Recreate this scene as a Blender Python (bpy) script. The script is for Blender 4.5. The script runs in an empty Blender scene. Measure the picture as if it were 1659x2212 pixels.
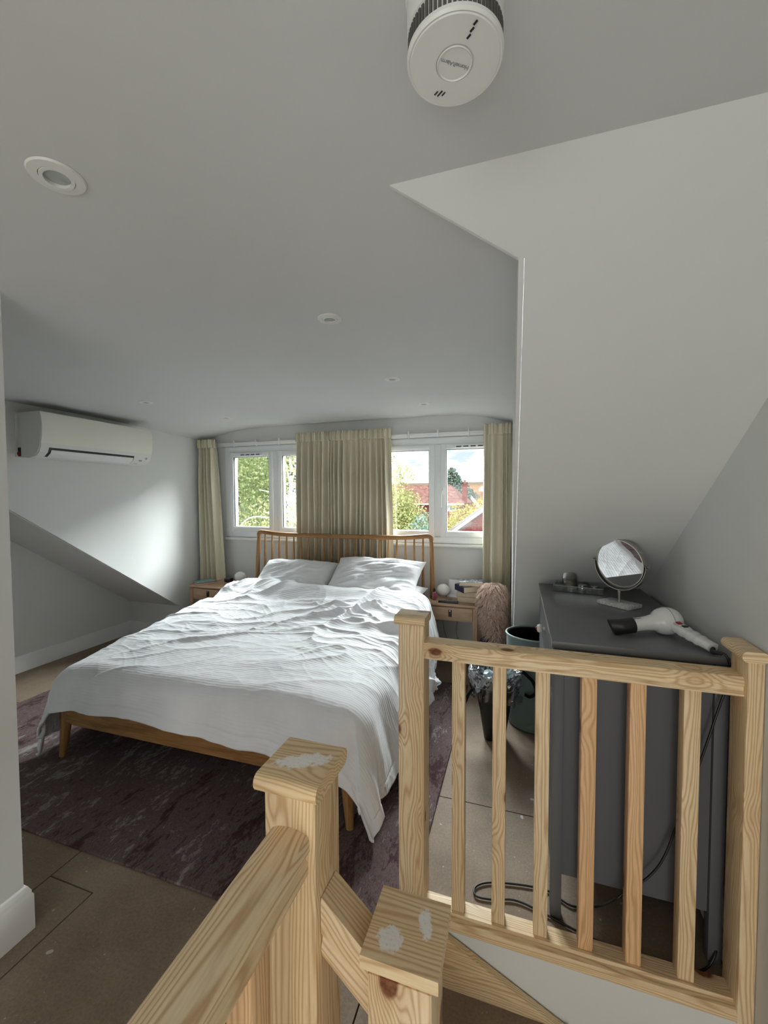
import bpy, bmesh, math, random
import numpy as np
from mathutils import Vector, Matrix
random.seed(7)
S = bpy.context.scene
COL = S.collection
PI = math.pi

# ------------------------------------------------------------------ camera
def make_camera():
    f, yaw, pitch, roll = 895.0, math.radians(17.95), math.radians(2.25), math.radians(-0.2)
    F = Vector((-math.sin(yaw)*math.cos(pitch), math.cos(yaw)*math.cos(pitch), -math.sin(pitch)))
    R = Vector((math.cos(yaw), math.sin(yaw), 0))
    U = R.cross(F)
    R2 = math.cos(roll)*R + math.sin(roll)*U
    U2 = -math.sin(roll)*R + math.cos(roll)*U
    cd = bpy.data.cameras.new('camera'); co = bpy.data.objects.new('camera', cd); COL.objects.link(co)
    cd.sensor_fit = 'VERTICAL'; cd.sensor_height = 36.0; cd.lens = 36.0*f/2212.0
    cd.clip_start = 0.02; cd.clip_end = 500
    m = Matrix((R2, U2, -F)).transposed().to_4x4(); m.translation = (0, 0, 1.4)
    co.matrix_world = m; S.camera = co
    return co, R2, U2, F, f
CAM, cR, cU, cF, cf = make_camera()
def at(x, y, Y):
    """a point of the photograph carried out to the world plane at depth Y"""
    d = cF*cf + cR*(x-829.5) - cU*(y-1106.0)
    return Vector((0, 0, 1.4)) + d*(Y/d.y)

# ------------------------------------------------------------------ world, light, exposure
S.view_settings.view_transform = 'Standard'; S.view_settings.look = 'None'
S.view_settings.gamma = 1.0; S.view_settings.use_curve_mapping = False
S.view_settings.exposure = 0.25
W = bpy.data.worlds.new('sky'); S.world = W; W.use_nodes = True
wn = W.node_tree; wn.nodes.clear()
_o = wn.nodes.new('ShaderNodeOutputWorld'); _b = wn.nodes.new('ShaderNodeBackground')
_tc = wn.nodes.new('ShaderNodeTexCoord'); _mp = wn.nodes.new('ShaderNodeMapping'); _mp.inputs['Scale'].default_value = (3, 3, 14)
_n = wn.nodes.new('ShaderNodeTexNoise'); _n.inputs['Scale'].default_value = 2.2; _n.inputs['Detail'].default_value = 7; _n.inputs['Roughness'].default_value = .6
_r = wn.nodes.new('ShaderNodeValToRGB')
_r.color_ramp.elements[0].position = .36; _r.color_ramp.elements[0].color = (.33, .38, .45, 1)
_r.color_ramp.elements[1].position = .56; _r.color_ramp.elements[1].color = (.88, .88, .88, 1)
wn.links.new(_tc.outputs['Generated'], _mp.inputs[0]); wn.links.new(_mp.outputs[0], _n.inputs['Vector'])
wn.links.new(_n.outputs['Fac'], _r.inputs[0]); wn.links.new(_r.outputs[0], _b.inputs[0]); wn.links.new(_b.outputs[0], _o.inputs[0])
_b.inputs['Strength'].default_value = 2.2

def area(name, loc, target, sx, sy, power, col=(1, 1, 1)):
    d = bpy.data.lights.new(name, 'AREA'); d.shape = 'RECTANGLE'; d.size = sx; d.size_y = sy; d.energy = power; d.color = col
    o = bpy.data.objects.new(name, d); COL.objects.link(o); o.location = loc
    o.rotation_euler = (Vector(target)-Vector(loc)).to_track_quat('-Z', 'Y').to_euler()
    return o
# daylight from the high sky outside the dormer window
area('sky_daylight', (-1.55, 7.6, 4.9), (-1.5, 2.6, .9), 8.0, 2.8, 5300, (.93, .97, 1.0))
# added fill light behind the photographer, brightening the room from the stair side
area('stair_side_fill', (-.75, -2.1, 1.15), (-.6, 2.0, .75), 1.5, .9, 8.0, (1.0, 1.0, .94))
# added low fill light that brightens the stairwell wall and newel posts
area('stairwell_fill', (.22, -2.1, -.15), (.05, 1.3, .35), .65, 1.5, 13.5, (1.0, .985, .92))
sd = bpy.data.lights.new('sun', 'SUN'); sd.energy = 2.0; sd.angle = math.radians(3); sd.color = (1, .96, .88)
so = bpy.data.objects.new('sun', sd); COL.objects.link(so)
so.rotation_euler = Vector((.35, .85, -.62)).to_track_quat('-Z', 'Y').to_euler()

# ------------------------------------------------------------------ node material helpers
class NT:
    def __init__(s, name, rough=.6, spec=.4, metal=0.):
        s.m = bpy.data.materials.new(name); s.m.use_nodes = True; s.t = s.m.node_tree
        s.p = s.t.nodes['Principled BSDF']; s.p.inputs['Roughness'].default_value = rough
        s.p.inputs['Specular IOR Level'].default_value = spec; s.p.inputs['Metallic'].default_value = metal
        s.out = s.t.nodes['Material Output']
    def n(s, typ, **kw):
        nd = s.t.nodes.new('ShaderNode'+typ)
        for k, v in kw.items():
            if k in ('operation', 'blend_type', 'data_type', 'wave_type', 'bands_direction', 'wave_profile', 'feature', 'distance', 'noise_type', 'rings_direction'): setattr(nd, k, v)
            else: nd.inputs[k.replace('_', ' ')].default_value = v
        return nd
    def l(s, a, b): s.t.links.new(a, b)
    def co(s, scale=(1, 1, 1), rot=(0, 0, 0), kind='Object', rand=False):
        tc = s.n('TexCoord'); mp = s.n('Mapping'); mp.inputs['Scale'].default_value = scale; mp.inputs['Rotation'].default_value = rot
        s.l(tc.outputs[kind], mp.inputs[0])
        if rand:
            oi = s.n('ObjectInfo'); mu = s.n('Vector_Math' if 0 else 'VectorMath', operation='SCALE')
            cx = s.n('CombineXYZ')
            m1 = s.math('MULTIPLY', oi.outputs['Random'], 7.3); m2 = s.math('MULTIPLY', oi.outputs['Random'], 13.7)
            s.l(m1, cx.inputs[0]); s.l(m2, cx.inputs[1]); s.l(m2, cx.inputs[2])
            s.l(cx.outputs[0], mp.inputs['Location'])
        return mp.outputs[0]
    def math(s, op, a, b=None, c=None, clamp=False):
        nd = s.n('Math', operation=op); nd.use_clamp = clamp
        for i, v in enumerate((a, b, c)):
            if v is None: continue
            if isinstance(v, (int, float)): nd.inputs[i].default_value = v
            else: s.l(v, nd.inputs[i])
        return nd.outputs[0]
    def ramp(s, fac, stops):
        r = s.n('ValToRGB'); e = r.color_ramp.elements
        while len(e) > 1: e.remove(e[0])
        e[0].position = stops[0][0]; e[0].color = tuple(stops[0][1])+(1,)
        for p, c in stops[1:]:
            q = e.new(p); q.color = tuple(c)+(1,)
        s.l(fac, r.inputs[0]); return r.outputs[0]
    def g(s, fac, a, b):   # 0..1 remap, scalar
        mr = s.n('MapRange'); mr.inputs[1].default_value = a; mr.inputs[2].default_value = b
        s.l(fac, mr.inputs[0]); return mr.outputs[0]
    def noise(s, vec, scale, detail=3, rough=.5, dist=0.):
        nd = s.n('TexNoise', Scale=scale, Detail=detail, Roughness=rough, Distortion=dist); s.l(vec, nd.inputs['Vector']); return nd.outputs['Fac']
    def mix(s, fac, a, b, bt='MIX'):
        nd = s.n('Mix', data_type='RGBA'); nd.blend_type = bt
        if isinstance(fac, (int, float)): nd.inputs[0].default_value = fac
        else: s.l(fac, nd.inputs[0])
        for i, v in ((6, a), (7, b)):
            if isinstance(v, tuple): nd.inputs[i].default_value = v+(1,)
            else: s.l(v, nd.inputs[i])
        return nd.outputs[2]
    def col(s, v):
        if isinstance(v, tuple): s.p.inputs['Base Color'].default_value = v+(1,)
        else: s.l(v, s.p.inputs['Base Color'])
        return s
    def bump(s, h, strength=.3, dist=.01):
        b = s.n('Bump', Strength=strength, Distance=dist); s.l(h, b.inputs['Height']); s.l(b.outputs[0], s.p.inputs['Normal']); return s

def plain(name, c, rough=.5, spec=.4, metal=0., bump=0., bs=300., var=0.):
    m = NT(name, rough, spec, metal)
    v = m.co()
    if var:
        k = m.noise(v, 6, 4)
        m.col(m.ramp(k, [(.3, tuple(x*(1-var) for x in c)), (.7, tuple(min(1, x*(1+var)) for x in c))]))
    else: m.col(c)
    if bump: m.bump(m.noise(v, bs, 3), bump, .002)
    return m.m

def pine(name, smears=(), warm=0.):
    """knotty planed pine, grain along local Z"""
    m = NT(name, .42, .35)
    v = m.co(rand=True)
    vk = m.n('Mapping'); vk.inputs['Scale'].default_value = (9, 9, 5.2); m.l(v, vk.inputs[0])
    vo = m.n('TexVoronoi', Scale=1.0, Randomness=1.0); m.l(vk.outputs[0], vo.inputs['Vector'])
    d = vo.outputs['Distance']
    vc = m.n('SeparateColor'); m.l(vo.outputs['Color'], vc.inputs[0]); pk = m.math('GREATER_THAN', vc.outputs[0], .28)
    kn = m.math('MULTIPLY', m.g(d, .15, .115), pk)                                   # knot core
    halo = m.math('MULTIPLY', m.g(d, .48, .10), pk)
    sw = m.math('POWER', halo, 2.0)
    vs = m.n('Mapping'); vs.inputs['Scale'].default_value = (1, 1, .09); m.l(v, vs.inputs[0])
    wob = m.noise(vs.outputs[0], 16, 2)
    sp = m.n('SeparateXYZ'); m.l(v, sp.inputs[0])
    x = m.math('ADD', m.math('MULTIPLY', sp.outputs[0], 1.0), .07); y = m.math('MULTIPLY', sp.outputs[1], .75)
    r = m.math('SQRT', m.math('ADD', m.math('MULTIPLY', x, x), m.math('MULTIPLY', y, y)))
    ph = m.math('ADD', m.math('MULTIPLY', r, 1150), m.math('ADD', m.math('MULTIPLY', wob, 60), m.math('MULTIPLY', sw, 26)))
    ring = m.math('MULTIPLY', m.math('ADD', m.math('SINE', ph), 1.0), .5)
    ring = m.math('POWER', ring, 2.2)
    big = m.noise(vs.outputs[0], 9, 3)
    base = m.ramp(big, [(.3, (.83, .62-warm*.14, .36-warm*.12)), (.52, (.89, .70-warm*.14, .44-warm*.14)), (.72, (.93, .78-warm*.18, .54-warm*.18))])
    c1 = m.mix(m.math('MULTIPLY', ring, .68), base, (.54, .31-warm*.03, .13))
    fib = m.noise(vs.outputs[0], 260, 2)
    c1 = m.mix(m.math('MULTIPLY', m.g(fib, .4, .75), .22), c1, (.48, .29, .13))
    c2 = m.mix(m.math('MULTIPLY', m.math('POWER', halo, 4.0), .6), c1, (.45, .22, .085))
    kc = m.ramp(m.noise(v, 120, 3), [(.3, (.13, .045, .02)), (.7, (.30, .12, .05))])
    c = m.mix(kn, c2, kc)
    for (sx, sy, rx, ry, rot) in smears:
        u = m.co(kind='Object')
        q = m.n('SeparateXYZ'); m.l(u, q.inputs[0])
        dx = m.math('SUBTRACT', q.outputs[0], sx); dy = m.math('SUBTRACT', q.outputs[1], sy)
        ca, sa = math.cos(rot), math.sin(rot)
        a = m.math('DIVIDE', m.math('ADD', m.math('MULTIPLY', dx, ca), m.math('MULTIPLY', dy, sa)), rx)
        b = m.math('DIVIDE', m.math('SUBTRACT', m.math('MULTIPLY', dy, ca), m.math('MULTIPLY', dx, sa)), ry)
        e = m.math('ADD', m.math('MULTIPLY', a, a), m.math('MULTIPLY', b, b))
        nz = m.noise(u, 70, 6, .7)
        k = m.math('ADD', e, m.math('MULTIPLY', m.math('SUBTRACT', nz, .5), 3.4))
        msk = m.math('MULTIPLY', m.g(k, 1.0, .55), m.g(m.noise(u, 230, 4, .6), .22, .44))
        top = m.g(q.outputs[2], -.004, -.002)
        c = m.mix(m.math('MULTIPLY', m.math('MULTIPLY', msk, top), .9), c, (.93, .92, .89))
    m.col(c); m.bump(ring, .12, .0006)
    return m.m

def oak(name, dark, light, rough=.45):
    m = NT(name, rough, .35); v = m.co((1, 1, .1), rand=True)
    a = m.noise(v, 35, 4, .6, .4); b = m.noise(v, 300, 2)
    k = m.math('ADD', m.math('MULTIPLY', a, .7), m.math('MULTIPLY', b, .3))
    m.col(m.ramp(k, [(.35, dark), (.62, light)])); m.bump(b, .1, .0005)
    return m.m

def flatoak(name, dark, light, axis=0, rough=.5):
    sc = [1, 1, 1]; sc[axis] = .08
    m = NT(name, rough, .3); v = m.co(tuple(sc))
    k = m.noise(v, 60, 5, .65, .3)
    m.col(m.ramp(k, [(.35, dark), (.65, light)])); m.bump(k, .08, .0005)
    return m.m

M = {}
M['wall'] = plain('painted_plaster', (.73, .735, .715), .75, .25, bump=.05, bs=180, var=.008)
M['ceil'] = plain('ceiling_paint', (.66, .66, .65), .8, .2, bump=.05, bs=160, var=.008)
M['trim'] = plain('satin_trim_paint', (.84, .84, .83), .4, .4)
M['upvc'] = plain('white_upvc', (.86, .88, .89), .3, .45)
M['black'] = plain('black_gasket', (.015, .015, .017), .5)
M['pine'] = pine('knotty_pine')
M['pine_red'] = pine('reddish_pine', warm=.85)
M['oak'] = oak('oiled_oak', (.22, .105, .035), (.42, .22, .085))
M['oakx'] = flatoak('oiled_oak_rail', (.22, .105, .035), (.40, .21, .08), 0)
M['ns'] = flatoak('bleached_oak', (.36, .235, .15), (.50, .34, .225), 0)
M['nsz'] = flatoak('bleached_oak_leg', (.34, .22, .14), (.46, .31, .205), 2)
M['white_plastic'] = plain('white_plastic', (.78, .78, .75), .35, .45)
M['cream_plastic'] = plain('cream_plastic', (.84, .83, .74), .35, .45)
M['opal'] = plain('opal_glass', (.92, .92, .90), .25, .5)
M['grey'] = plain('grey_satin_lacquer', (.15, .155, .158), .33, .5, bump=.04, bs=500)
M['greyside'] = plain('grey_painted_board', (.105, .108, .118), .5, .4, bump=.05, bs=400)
M['blackplastic'] = plain('black_plastic', (.012, .012, .013), .4, .5)
M['chrome'] = plain('brushed_nickel', (.48, .45, .41), .25, .5, 1.0)
M['silver'] = plain('silver_tin', (.75, .75, .74), .22, .5, 1.0)
M['mirror'] = plain('mirror_silver', (.93, .93, .93), .01, .5, 1.0)
M['paper'] = plain('book_pages', (.66, .55, .38), .85, .1, bump=.25, bs=500)
M['red'] = plain('red_plastic', (.35, .01, .012), .35)
M['whitepaint'] = plain('white_paper', (.85, .86, .88), .6)
M['linen_grey'] = plain('grey_card', (.30, .32, .34), .6)

def glass(name, tint=(1, 1, 1), gl=.06):
    m = bpy.data.materials.new(name); m.use_nodes = True; t = m.node_tree; t.nodes.clear()
    o = t.nodes.new('ShaderNodeOutputMaterial'); mx = t.nodes.new('ShaderNodeMixShader')
    tr = t.nodes.new('ShaderNodeBsdfTransparent'); tr.inputs[0].default_value = tint+(1,)
    g = t.nodes.new('ShaderNodeBsdfGlossy'); g.inputs['Roughness'].default_value = .03
    lw = t.nodes.new('ShaderNodeLayerWeight'); lw.inputs[0].default_value = .25
    mr = t.nodes.new('ShaderNodeMapRange'); mr.inputs[3].default_value = gl; mr.inputs[4].default_value = .6
    t.links.new(lw.outputs['Facing'], mr.inputs[0]); t.links.new(mr.outputs[0], mx.inputs[0])
    t.links.new(tr.outputs[0], mx.inputs[1]); t.links.new(g.outputs[0], mx.inputs[2]); t.links.new(mx.outputs[0], o.inputs[0])
    return m
M['pane'] = glass('window_glass', (.97, .99, .98), .03)
M['acrylic'] = glass('clear_acrylic', (.86, .88, .87), .10)
M['smoke_glass'] = glass('smoky_glass', (.93, .93, .91), .16)
M['film'] = glass('clear_plastic_film', (.93, .95, .97), .25)

def fabric(name, c, rough=.9, stripes=0., weave=900, var=.06):
    m = NT(name, rough, .15); v = m.co()
    k = m.noise(v, 5, 4)
    m.col(m.ramp(k, [(.3, tuple(x*(1-var) for x in c)), (.7, tuple(min(1, x*(1+var)) for x in c))]))
    h = m.noise(v, weave, 2)
    if stripes:
        uv = m.co((1, 1, 1), kind='UV')
        w = m.n('TexWave', wave_type='BANDS', Scale=stripes, Distortion=0.); w.bands_direction = 'Y'
        m.l(uv, w.inputs['Vector'])
        h2 = m.math('ADD', m.math('MULTIPLY', w.outputs['Fac'], 1.0), m.math('MULTIPLY', h, .25))
        cr = m.noise(uv, 26, 5, .65, 1.2)
        h2 = m.math('ADD', h2, m.math('MULTIPLY', cr, 2.2))
        m.bump(h2, .22, .003)
    else: m.bump(h, .2, .001)
    m.p.inputs['Sheen Weight'].default_value = .15
    return m.m
M['duvet'] = fabric('white_striped_cotton', (.79, .795, .815), stripes=34.)
M['cotton'] = fabric('white_cotton', (.80, .805, .82))
M['curtain'] = fabric('beige_curtain_cloth', (.74, .68, .53), var=.03)
M['hamper'] = fabric('sage_grey_felt', (.16, .21, .205), var=.08)
M['blackcloth'] = fabric('black_webbing', (.006, .006, .007))
M['navy'] = fabric('navy_cloth', (.015, .02, .07), var=.3)

def chipboard():
    m = NT('flooring_chipboard', .7, .3); v = m.co(kind='Object')
    a = m.noise(v, 3.0, 5, .6); b = m.noise(v, 120, 3, .7)
    k = m.math('ADD', m.math('MULTIPLY', a, .6), m.math('MULTIPLY', b, .4))
    c = m.ramp(k, [(.34, (.165, .120, .083)), (.52, (.245, .185, .132)), (.70, (.33, .26, .195))])
    dz = m.n('Mapping'); dz.inputs['Scale'].default_value = (1, 1, .0); m.l(v, dz.inputs[0])
    # paint drips: small round drops and a few long smears
    wv = m.n('TexNoise', Scale=14., Detail=2.); m.l(dz.outputs[0], wv.inputs['Vector'])
    va = m.n('VectorMath', operation='SCALE'); va.inputs['Scale'].default_value = .05; m.l(wv.outputs['Color'], va.inputs[0])
    vb = m.n('VectorMath', operation='ADD'); m.l(dz.outputs[0], vb.inputs[0]); m.l(va.outputs[0], vb.inputs[1])
    for sc, rad, amt in ((9., .10, .8), (26., .11, .55), (60., .14, .35)):
        vo = m.n('TexVoronoi', Scale=sc); m.l(vb.outputs[0], vo.inputs['Vector'])
        sepc = m.n('SeparateColor'); m.l(vo.outputs['Color'], sepc.inputs[0])
        pick = m.g(sepc.outputs[0], .42, .44)
        rr = m.math('MULTIPLY', sepc.outputs[1], rad)
        msk = m.math('MULTIPLY', m.math('LESS_THAN', vo.outputs['Distance'], rr), pick)
        c = m.mix(m.math('MULTIPLY', msk, amt), c, (.55, .55, .52))
    sm = m.noise(v, 5.5, 8, .72, .6)
    c = m.mix(m.math('MULTIPLY', m.g(sm, .67, .74), .35), c, (.48, .48, .46))
    m.col(c); m.bump(b, .15, .001); return m.m
M['chip'] = chipboard()

def rugmat():
    m = NT('distressed_rug_pile', .95, .08); v = m.co((1, 1, 1))
    s1 = m.n('Mapping'); s1.inputs['Rotation'].default_value = (0, 0, -.25); s1.inputs['Scale'].default_value = (2.6, 1.0, 1); m.l(v, s1.inputs[0])
    a = m.noise(s1.outputs[0], 3.2, 10, .74, .5); b = m.noise(s1.outputs[0], 26, 8, .8, .3); d = m.noise(v, 1.1, 3)
    k = m.math('ADD', m.math('MULTIPLY', a, .5), m.math('ADD', m.math('MULTIPLY', b, .34), m.math('MULTIPLY', d, .16)))
    m.col(m.ramp(k, [(.38, (.045, .022, .023)), (.455, (.085, .050, .051)), (.49, (.17, .128, .122)), (.52, (.10, .064, .064)), (.565, (.26, .225, .215)), (.66, (.40, .37, .355))]))
    f = m.noise(v, 500, 2); m.bump(f, .5, .003); return m.m
M['rug'] = rugmat()

def brickmat(name, c1, c2):
    m = NT(name, .9, .1); v = m.co(rand=True)
    m.col(m.ramp(m.noise(v, 3, 5), [(.3, c1), (.7, c2)])); return m.m
M['brick'] = brickmat('red_brick', (.20, .05, .05), (.33, .095, .085))
M['mortar'] = plain('mortar', (.42, .33, .31), .9)
M['tile_red'] = None
def tiles(name, c1, c2, sc):
    m = NT(name, .9, .1); v = m.co((1, 1, 1))
    b = m.n('TexVoronoi', Scale=sc); m.l(v, b.inputs['Vector'])
    m.col(m.mix(m.noise(v, 9, 4), c1, c2)); k = m.n('SeparateColor'); m.l(b.outputs['Color'], k.inputs[0])
    m.col(m.mix(k.outputs[0], c1, c2)); return m.m
M['tile_red'] = tiles('red_roof_tiles', (.22, .10, .085), (.42, .235, .205), 5)
M['tile_orange'] = tiles('orange_roof_tiles', (.29, .155, .08), (.47, .29, .17), 4)
M['lead'] = plain('grey_verge', (.36, .35, .36), .6)
def leafmat(name, c1, c2):
    m = NT(name, .6, .3)
    v = m.co(); k = m.noise(v, 2.2, 6, .7)
    m.col(m.ramp(k, [(.35, c1), (.65, c2)]))
    m.p.inputs['Subsurface Weight'].default_value = 0.
    return m.m
M['leaf_yel'] = leafmat('birch_leaves', (.38, .43, .14), (.80, .78, .42))
M['leaf_grn'] = leafmat('green_leaves', (.24, .34, .13), (.58, .64, .30))
M['leaf_blue'] = leafmat('conifer_needles', (.12, .20, .16), (.32, .42, .34))
M['leaf_bush'] = leafmat('golden_leaves', (.50, .46, .08), (.85, .76, .24))
M['bark'] = plain('pale_birch_bark', (.72, .68, .60), .8, var=.2)
M['darkbark'] = plain('brown_bark', (.12, .08, .05), .9)
M['pale_ground'] = plain('bounce_ground', (.34, .34, .30), .95, var=.3)  # unseen ground, kept pale to bounce daylight up onto the ceiling

# ------------------------------------------------------------------ mesh helpers
def box(bm, x0, x1, y0, y1, z0, z1, bev=0., seg=2):
    b = bmesh.new()
    vs = [b.verts.new(p) for p in ((x0, y0, z0), (x1, y0, z0), (x1, y1, z0), (x0, y1, z0), (x0, y0, z1), (x1, y0, z1), (x1, y1, z1), (x0, y1, z1))]
    for f in ((3, 2, 1, 0), (4, 5, 6, 7), (0, 1, 5, 4), (1, 2, 6, 5), (2, 3, 7, 6), (3, 0, 4, 7)): b.faces.new([vs[i] for i in f])
    if bev: bmesh.ops.bevel(b, geom=b.edges[:], offset=bev, segments=seg, profile=.5, affect='EDGES')
    merge(bm, b); return bm
def merge(bm, b):
    me = bpy.data.meshes.new('t'); b.to_mesh(me); b.free(); bm.from_mesh(me); bpy.data.meshes.remove(me)
def B(*a, **k): return box(bmesh.new(), *a, **k)
def lathe(prof, seg=32, bm=None, close=True):
    """prof: list of (r, z) around Z"""
    bm = bm or bmesh.new(); rings = []
    for r, z in prof:
        if r < 1e-6: rings.append([bm.verts.new((0, 0, z))])
        else: rings.append([bm.verts.new((r*math.cos(2*PI*i/seg), r*math.sin(2*PI*i/seg), z)) for i in range(seg)])
    for a, b in zip(rings, rings[1:]):
        if len(a) == 1 and len(b) == 1: continue
        for i in range(seg):
            j = (i+1) % seg
            if len(a) == 1: bm.faces.new((a[0], b[i], b[j]))
            elif len(b) == 1: bm.faces.new((a[i], a[j], b[0]))
            else: bm.faces.new((a[i], a[j], b[j], b[i]))
    bmesh.ops.recalc_face_normals(bm, faces=bm.faces[:])
    return bm
def sweep(pts, sec, bm=None, up=(0, 0, 1), scales=None, cap=True):
    """sweep a closed 2D section (list of (u,v)) along pts; u is sideways, v is up"""
    bm = bm or bmesh.new(); pts = [Vector(p) for p in pts]; rings = []; n = len(pts); up = Vector(up)
    for i, p in enumerate(pts):
        t = (pts[min(i+1, n-1)]-pts[max(i-1, 0)]).normalized()
        s = t.cross(up)
        if s.length < 1e-4: s = t.cross(Vector((1, 0, 0)))
        s.normalize(); u = s.cross(t)
        k = scales[i] if scales else 1
        rings.append([bm.verts.new(p + s*a*k + u*b*k) for a, b in sec])
    m = len(sec)
    for a, b in zip(rings, rings[1:]):
        for i in range(m): bm.faces.new((a[i], a[(i+1) % m], b[(i+1) % m], b[i]))
    if cap: bm.faces.new(rings[0][::-1]); bm.faces.new(rings[-1])
    bmesh.ops.recalc_face_normals(bm, faces=bm.faces[:])
    return bm
def circ(r, n=10, ry=None): return [(r*math.cos(2*PI*i/n), (ry or r)*math.sin(2*PI*i/n)) for i in range(n)]
def tube(pts, r, n=10, bm=None, scales=None, up=(0, 0, 1)): return sweep(pts, circ(r, n), bm, up, scales)
def spline(pts, k=8):
    pts = [Vector(p) for p in pts]; out = []
    P = [pts[0]*2-pts[1]]+pts+[pts[-1]*2-pts[-2]]
    for i in range(1, len(P)-2):
        a, b, c, d = P[i-1:i+3]
        for j in range(k):
            t = j/k
            out.append(.5*((2*b)+(c-a)*t+(2*a-5*b+4*c-d)*t*t+(3*b-a-3*c+d)*t**3))
    out.append(pts[-1]); return out
def prism(poly, z0, z1, axis='z'):
    bm = bmesh.new()
    def mk(p, h): return {'z': (p[0], p[1], h), 'y': (p[0], h, p[1]), 'x': (h, p[0], p[1])}[axis]
    a = [bm.verts.new(mk(p, z0)) for p in poly]; b = [bm.verts.new(mk(p, z1)) for p in poly]
    n = len(poly)
    bm.faces.new(a); bm.faces.new(b[::-1])
    for i in range(n): bm.faces.new((a[i], b[i], b[(i+1) % n], a[(i+1) % n]))
    bmesh.ops.recalc_face_normals(bm, faces=bm.faces[:]); return bm
def quadmesh(pts):
    bm = bmesh.new(); bm.faces.new([bm.verts.new(p) for p in pts]); return bm
def solidquad(pts, off):
    """a slab: polygon pts extruded by vector off"""
    bm = bmesh.new(); off = Vector(off)
    a = [bm.verts.new(p) for p in pts]; b = [bm.verts.new(Vector(p)+off) for p in pts]; n = len(pts)
    bm.faces.new(a); bm.faces.new(b[::-1])
    for i in range(n): bm.faces.new((a[i], b[i], b[(i+1) % n], a[(i+1) % n]))
    bmesh.ops.recalc_face_normals(bm, faces=bm.faces[:]); return bm
def xf(bm, mat): bmesh.ops.transform(bm, matrix=mat, verts=bm.verts[:]); return bm
def mv(bm, x, y, z): return xf(bm, Matrix.Translation((x, y, z)))
def rz(bm, a): return xf(bm, Matrix.Rotation(a, 4, 'Z'))

def finish(o, smooth):
    if smooth:
        for p in o.data.polygons: p.use_smooth = True
        o.data.set_sharp_from_angle(angle=math.radians(smooth if smooth > 1 else 40))
def obj(name, bm, mat, parent=None, world=True, smooth=40, loc=None, rot=None):
    me = bpy.data.meshes.new(name)
    if isinstance(bm, bmesh.types.BMesh): bm.to_mesh(me); bm.free()
    else: me.from_pydata(*bm)
    me.materials.append(M[mat] if isinstance(mat, str) else mat)
    o = bpy.data.objects.new(name, me); COL.objects.link(o)
    if parent is not None:
        o.parent = parent
        if world: o.matrix_parent_inverse = Matrix.LocRotScale(parent.location, parent.rotation_euler, None).inverted() if parent.get('_abs') is None else parent['_abs']
    if loc is not None: o.location = loc
    if rot is not None: o.rotation_euler = rot
    finish(o, smooth)
    return o
def thing(name, label, cat, loc=(0, 0, 0), rotz=0, group=None):
    o = bpy.data.objects.new(name, None); COL.objects.link(o); o.location = loc; o.rotation_euler = (0, 0, rotz)
    o.empty_display_size = .05
    o['label'] = label; o['category'] = cat
    if group: o['group'] = group
    return o
def tag(o, label, cat, group=None, kind=None):
    o['label'] = label; o['category'] = cat
    if group: o['group'] = group
    if kind: o['kind'] = kind
    return o
def struct(name, bm, mat, parent=None, smooth=40):
    o = obj(name, bm, mat, parent, world=False, smooth=smooth)
    if parent is None: o['kind'] = 'structure'
    return o
def sub(name, bm, mat, parent, **k): return obj(name, bm, mat, parent, world=False, **k)   # geometry local to its parent

def vnoise(x, y, seed=0):
    rs = np.random.RandomState(seed); G = rs.rand(256, 256)
    xi = np.floor(x).astype(int); yi = np.floor(y).astype(int); fx = x-xi; fy = y-yi
    fx = fx*fx*(3-2*fx); fy = fy*fy*(3-2*fy)
    a = G[xi % 256, yi % 256]; b = G[(xi+1) % 256, yi % 256]; c = G[xi % 256, (yi+1) % 256]; d = G[(xi+1) % 256, (yi+1) % 256]
    return (a*(1-fx)+b*fx)*(1-fy)+(c*(1-fx)+d*fx)*fy
def gridmesh(P, uv=True):
    """P: (n,m,3) array -> mesh data with UVs"""
    n, m, _ = P.shape
    idx = np.arange(n*m).reshape(n, m)
    F = np.stack([idx[:-1, :-1], idx[1:, :-1], idx[1:, 1:], idx[:-1, 1:]], -1).reshape(-1, 4)
    return P.reshape(-1, 3), F
def gridobj(name, P, mat, parent=None, world=False, flip=False):
    V, F = gridmesh(P); n, m, _ = P.shape
    if flip: F = F[:, ::-1]
    me = bpy.data.meshes.new(name); me.from_pydata(V.tolist(), [], F.tolist())
    ul = me.uv_layers.new(name='UVMap')
    u = (np.repeat(np.arange(n), m)/(n-1)); v = (np.tile(np.arange(m), n)/(m-1))
    uv = np.stack([u, v], -1)[F.reshape(-1)]
    ul.data.foreach_set('uv', uv.reshape(-1).astype(np.float32))
    me.materials.append(M[mat]); me.polygons.foreach_set('use_smooth', [True]*len(F))
    o = bpy.data.objects.new(name, me); COL.objects.link(o)
    if parent is not None: o.parent = parent
    return o

# ================================================================== THE SETTING
GX, CHX, RX = -3.776, -3.145, .612          # gable wall, left dormer cheek, right wall
YW, KY, ZC, SL = 3.578, 3.2, 2.02, .7086    # window wall, knee walls, ceiling height, roof slope
YS = .815                                   # where the roof slope leaves the flat ceiling
def sz(y): return ZC - SL*(y-YS)
YB = -2.2                                   # wall behind the photographer
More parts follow.
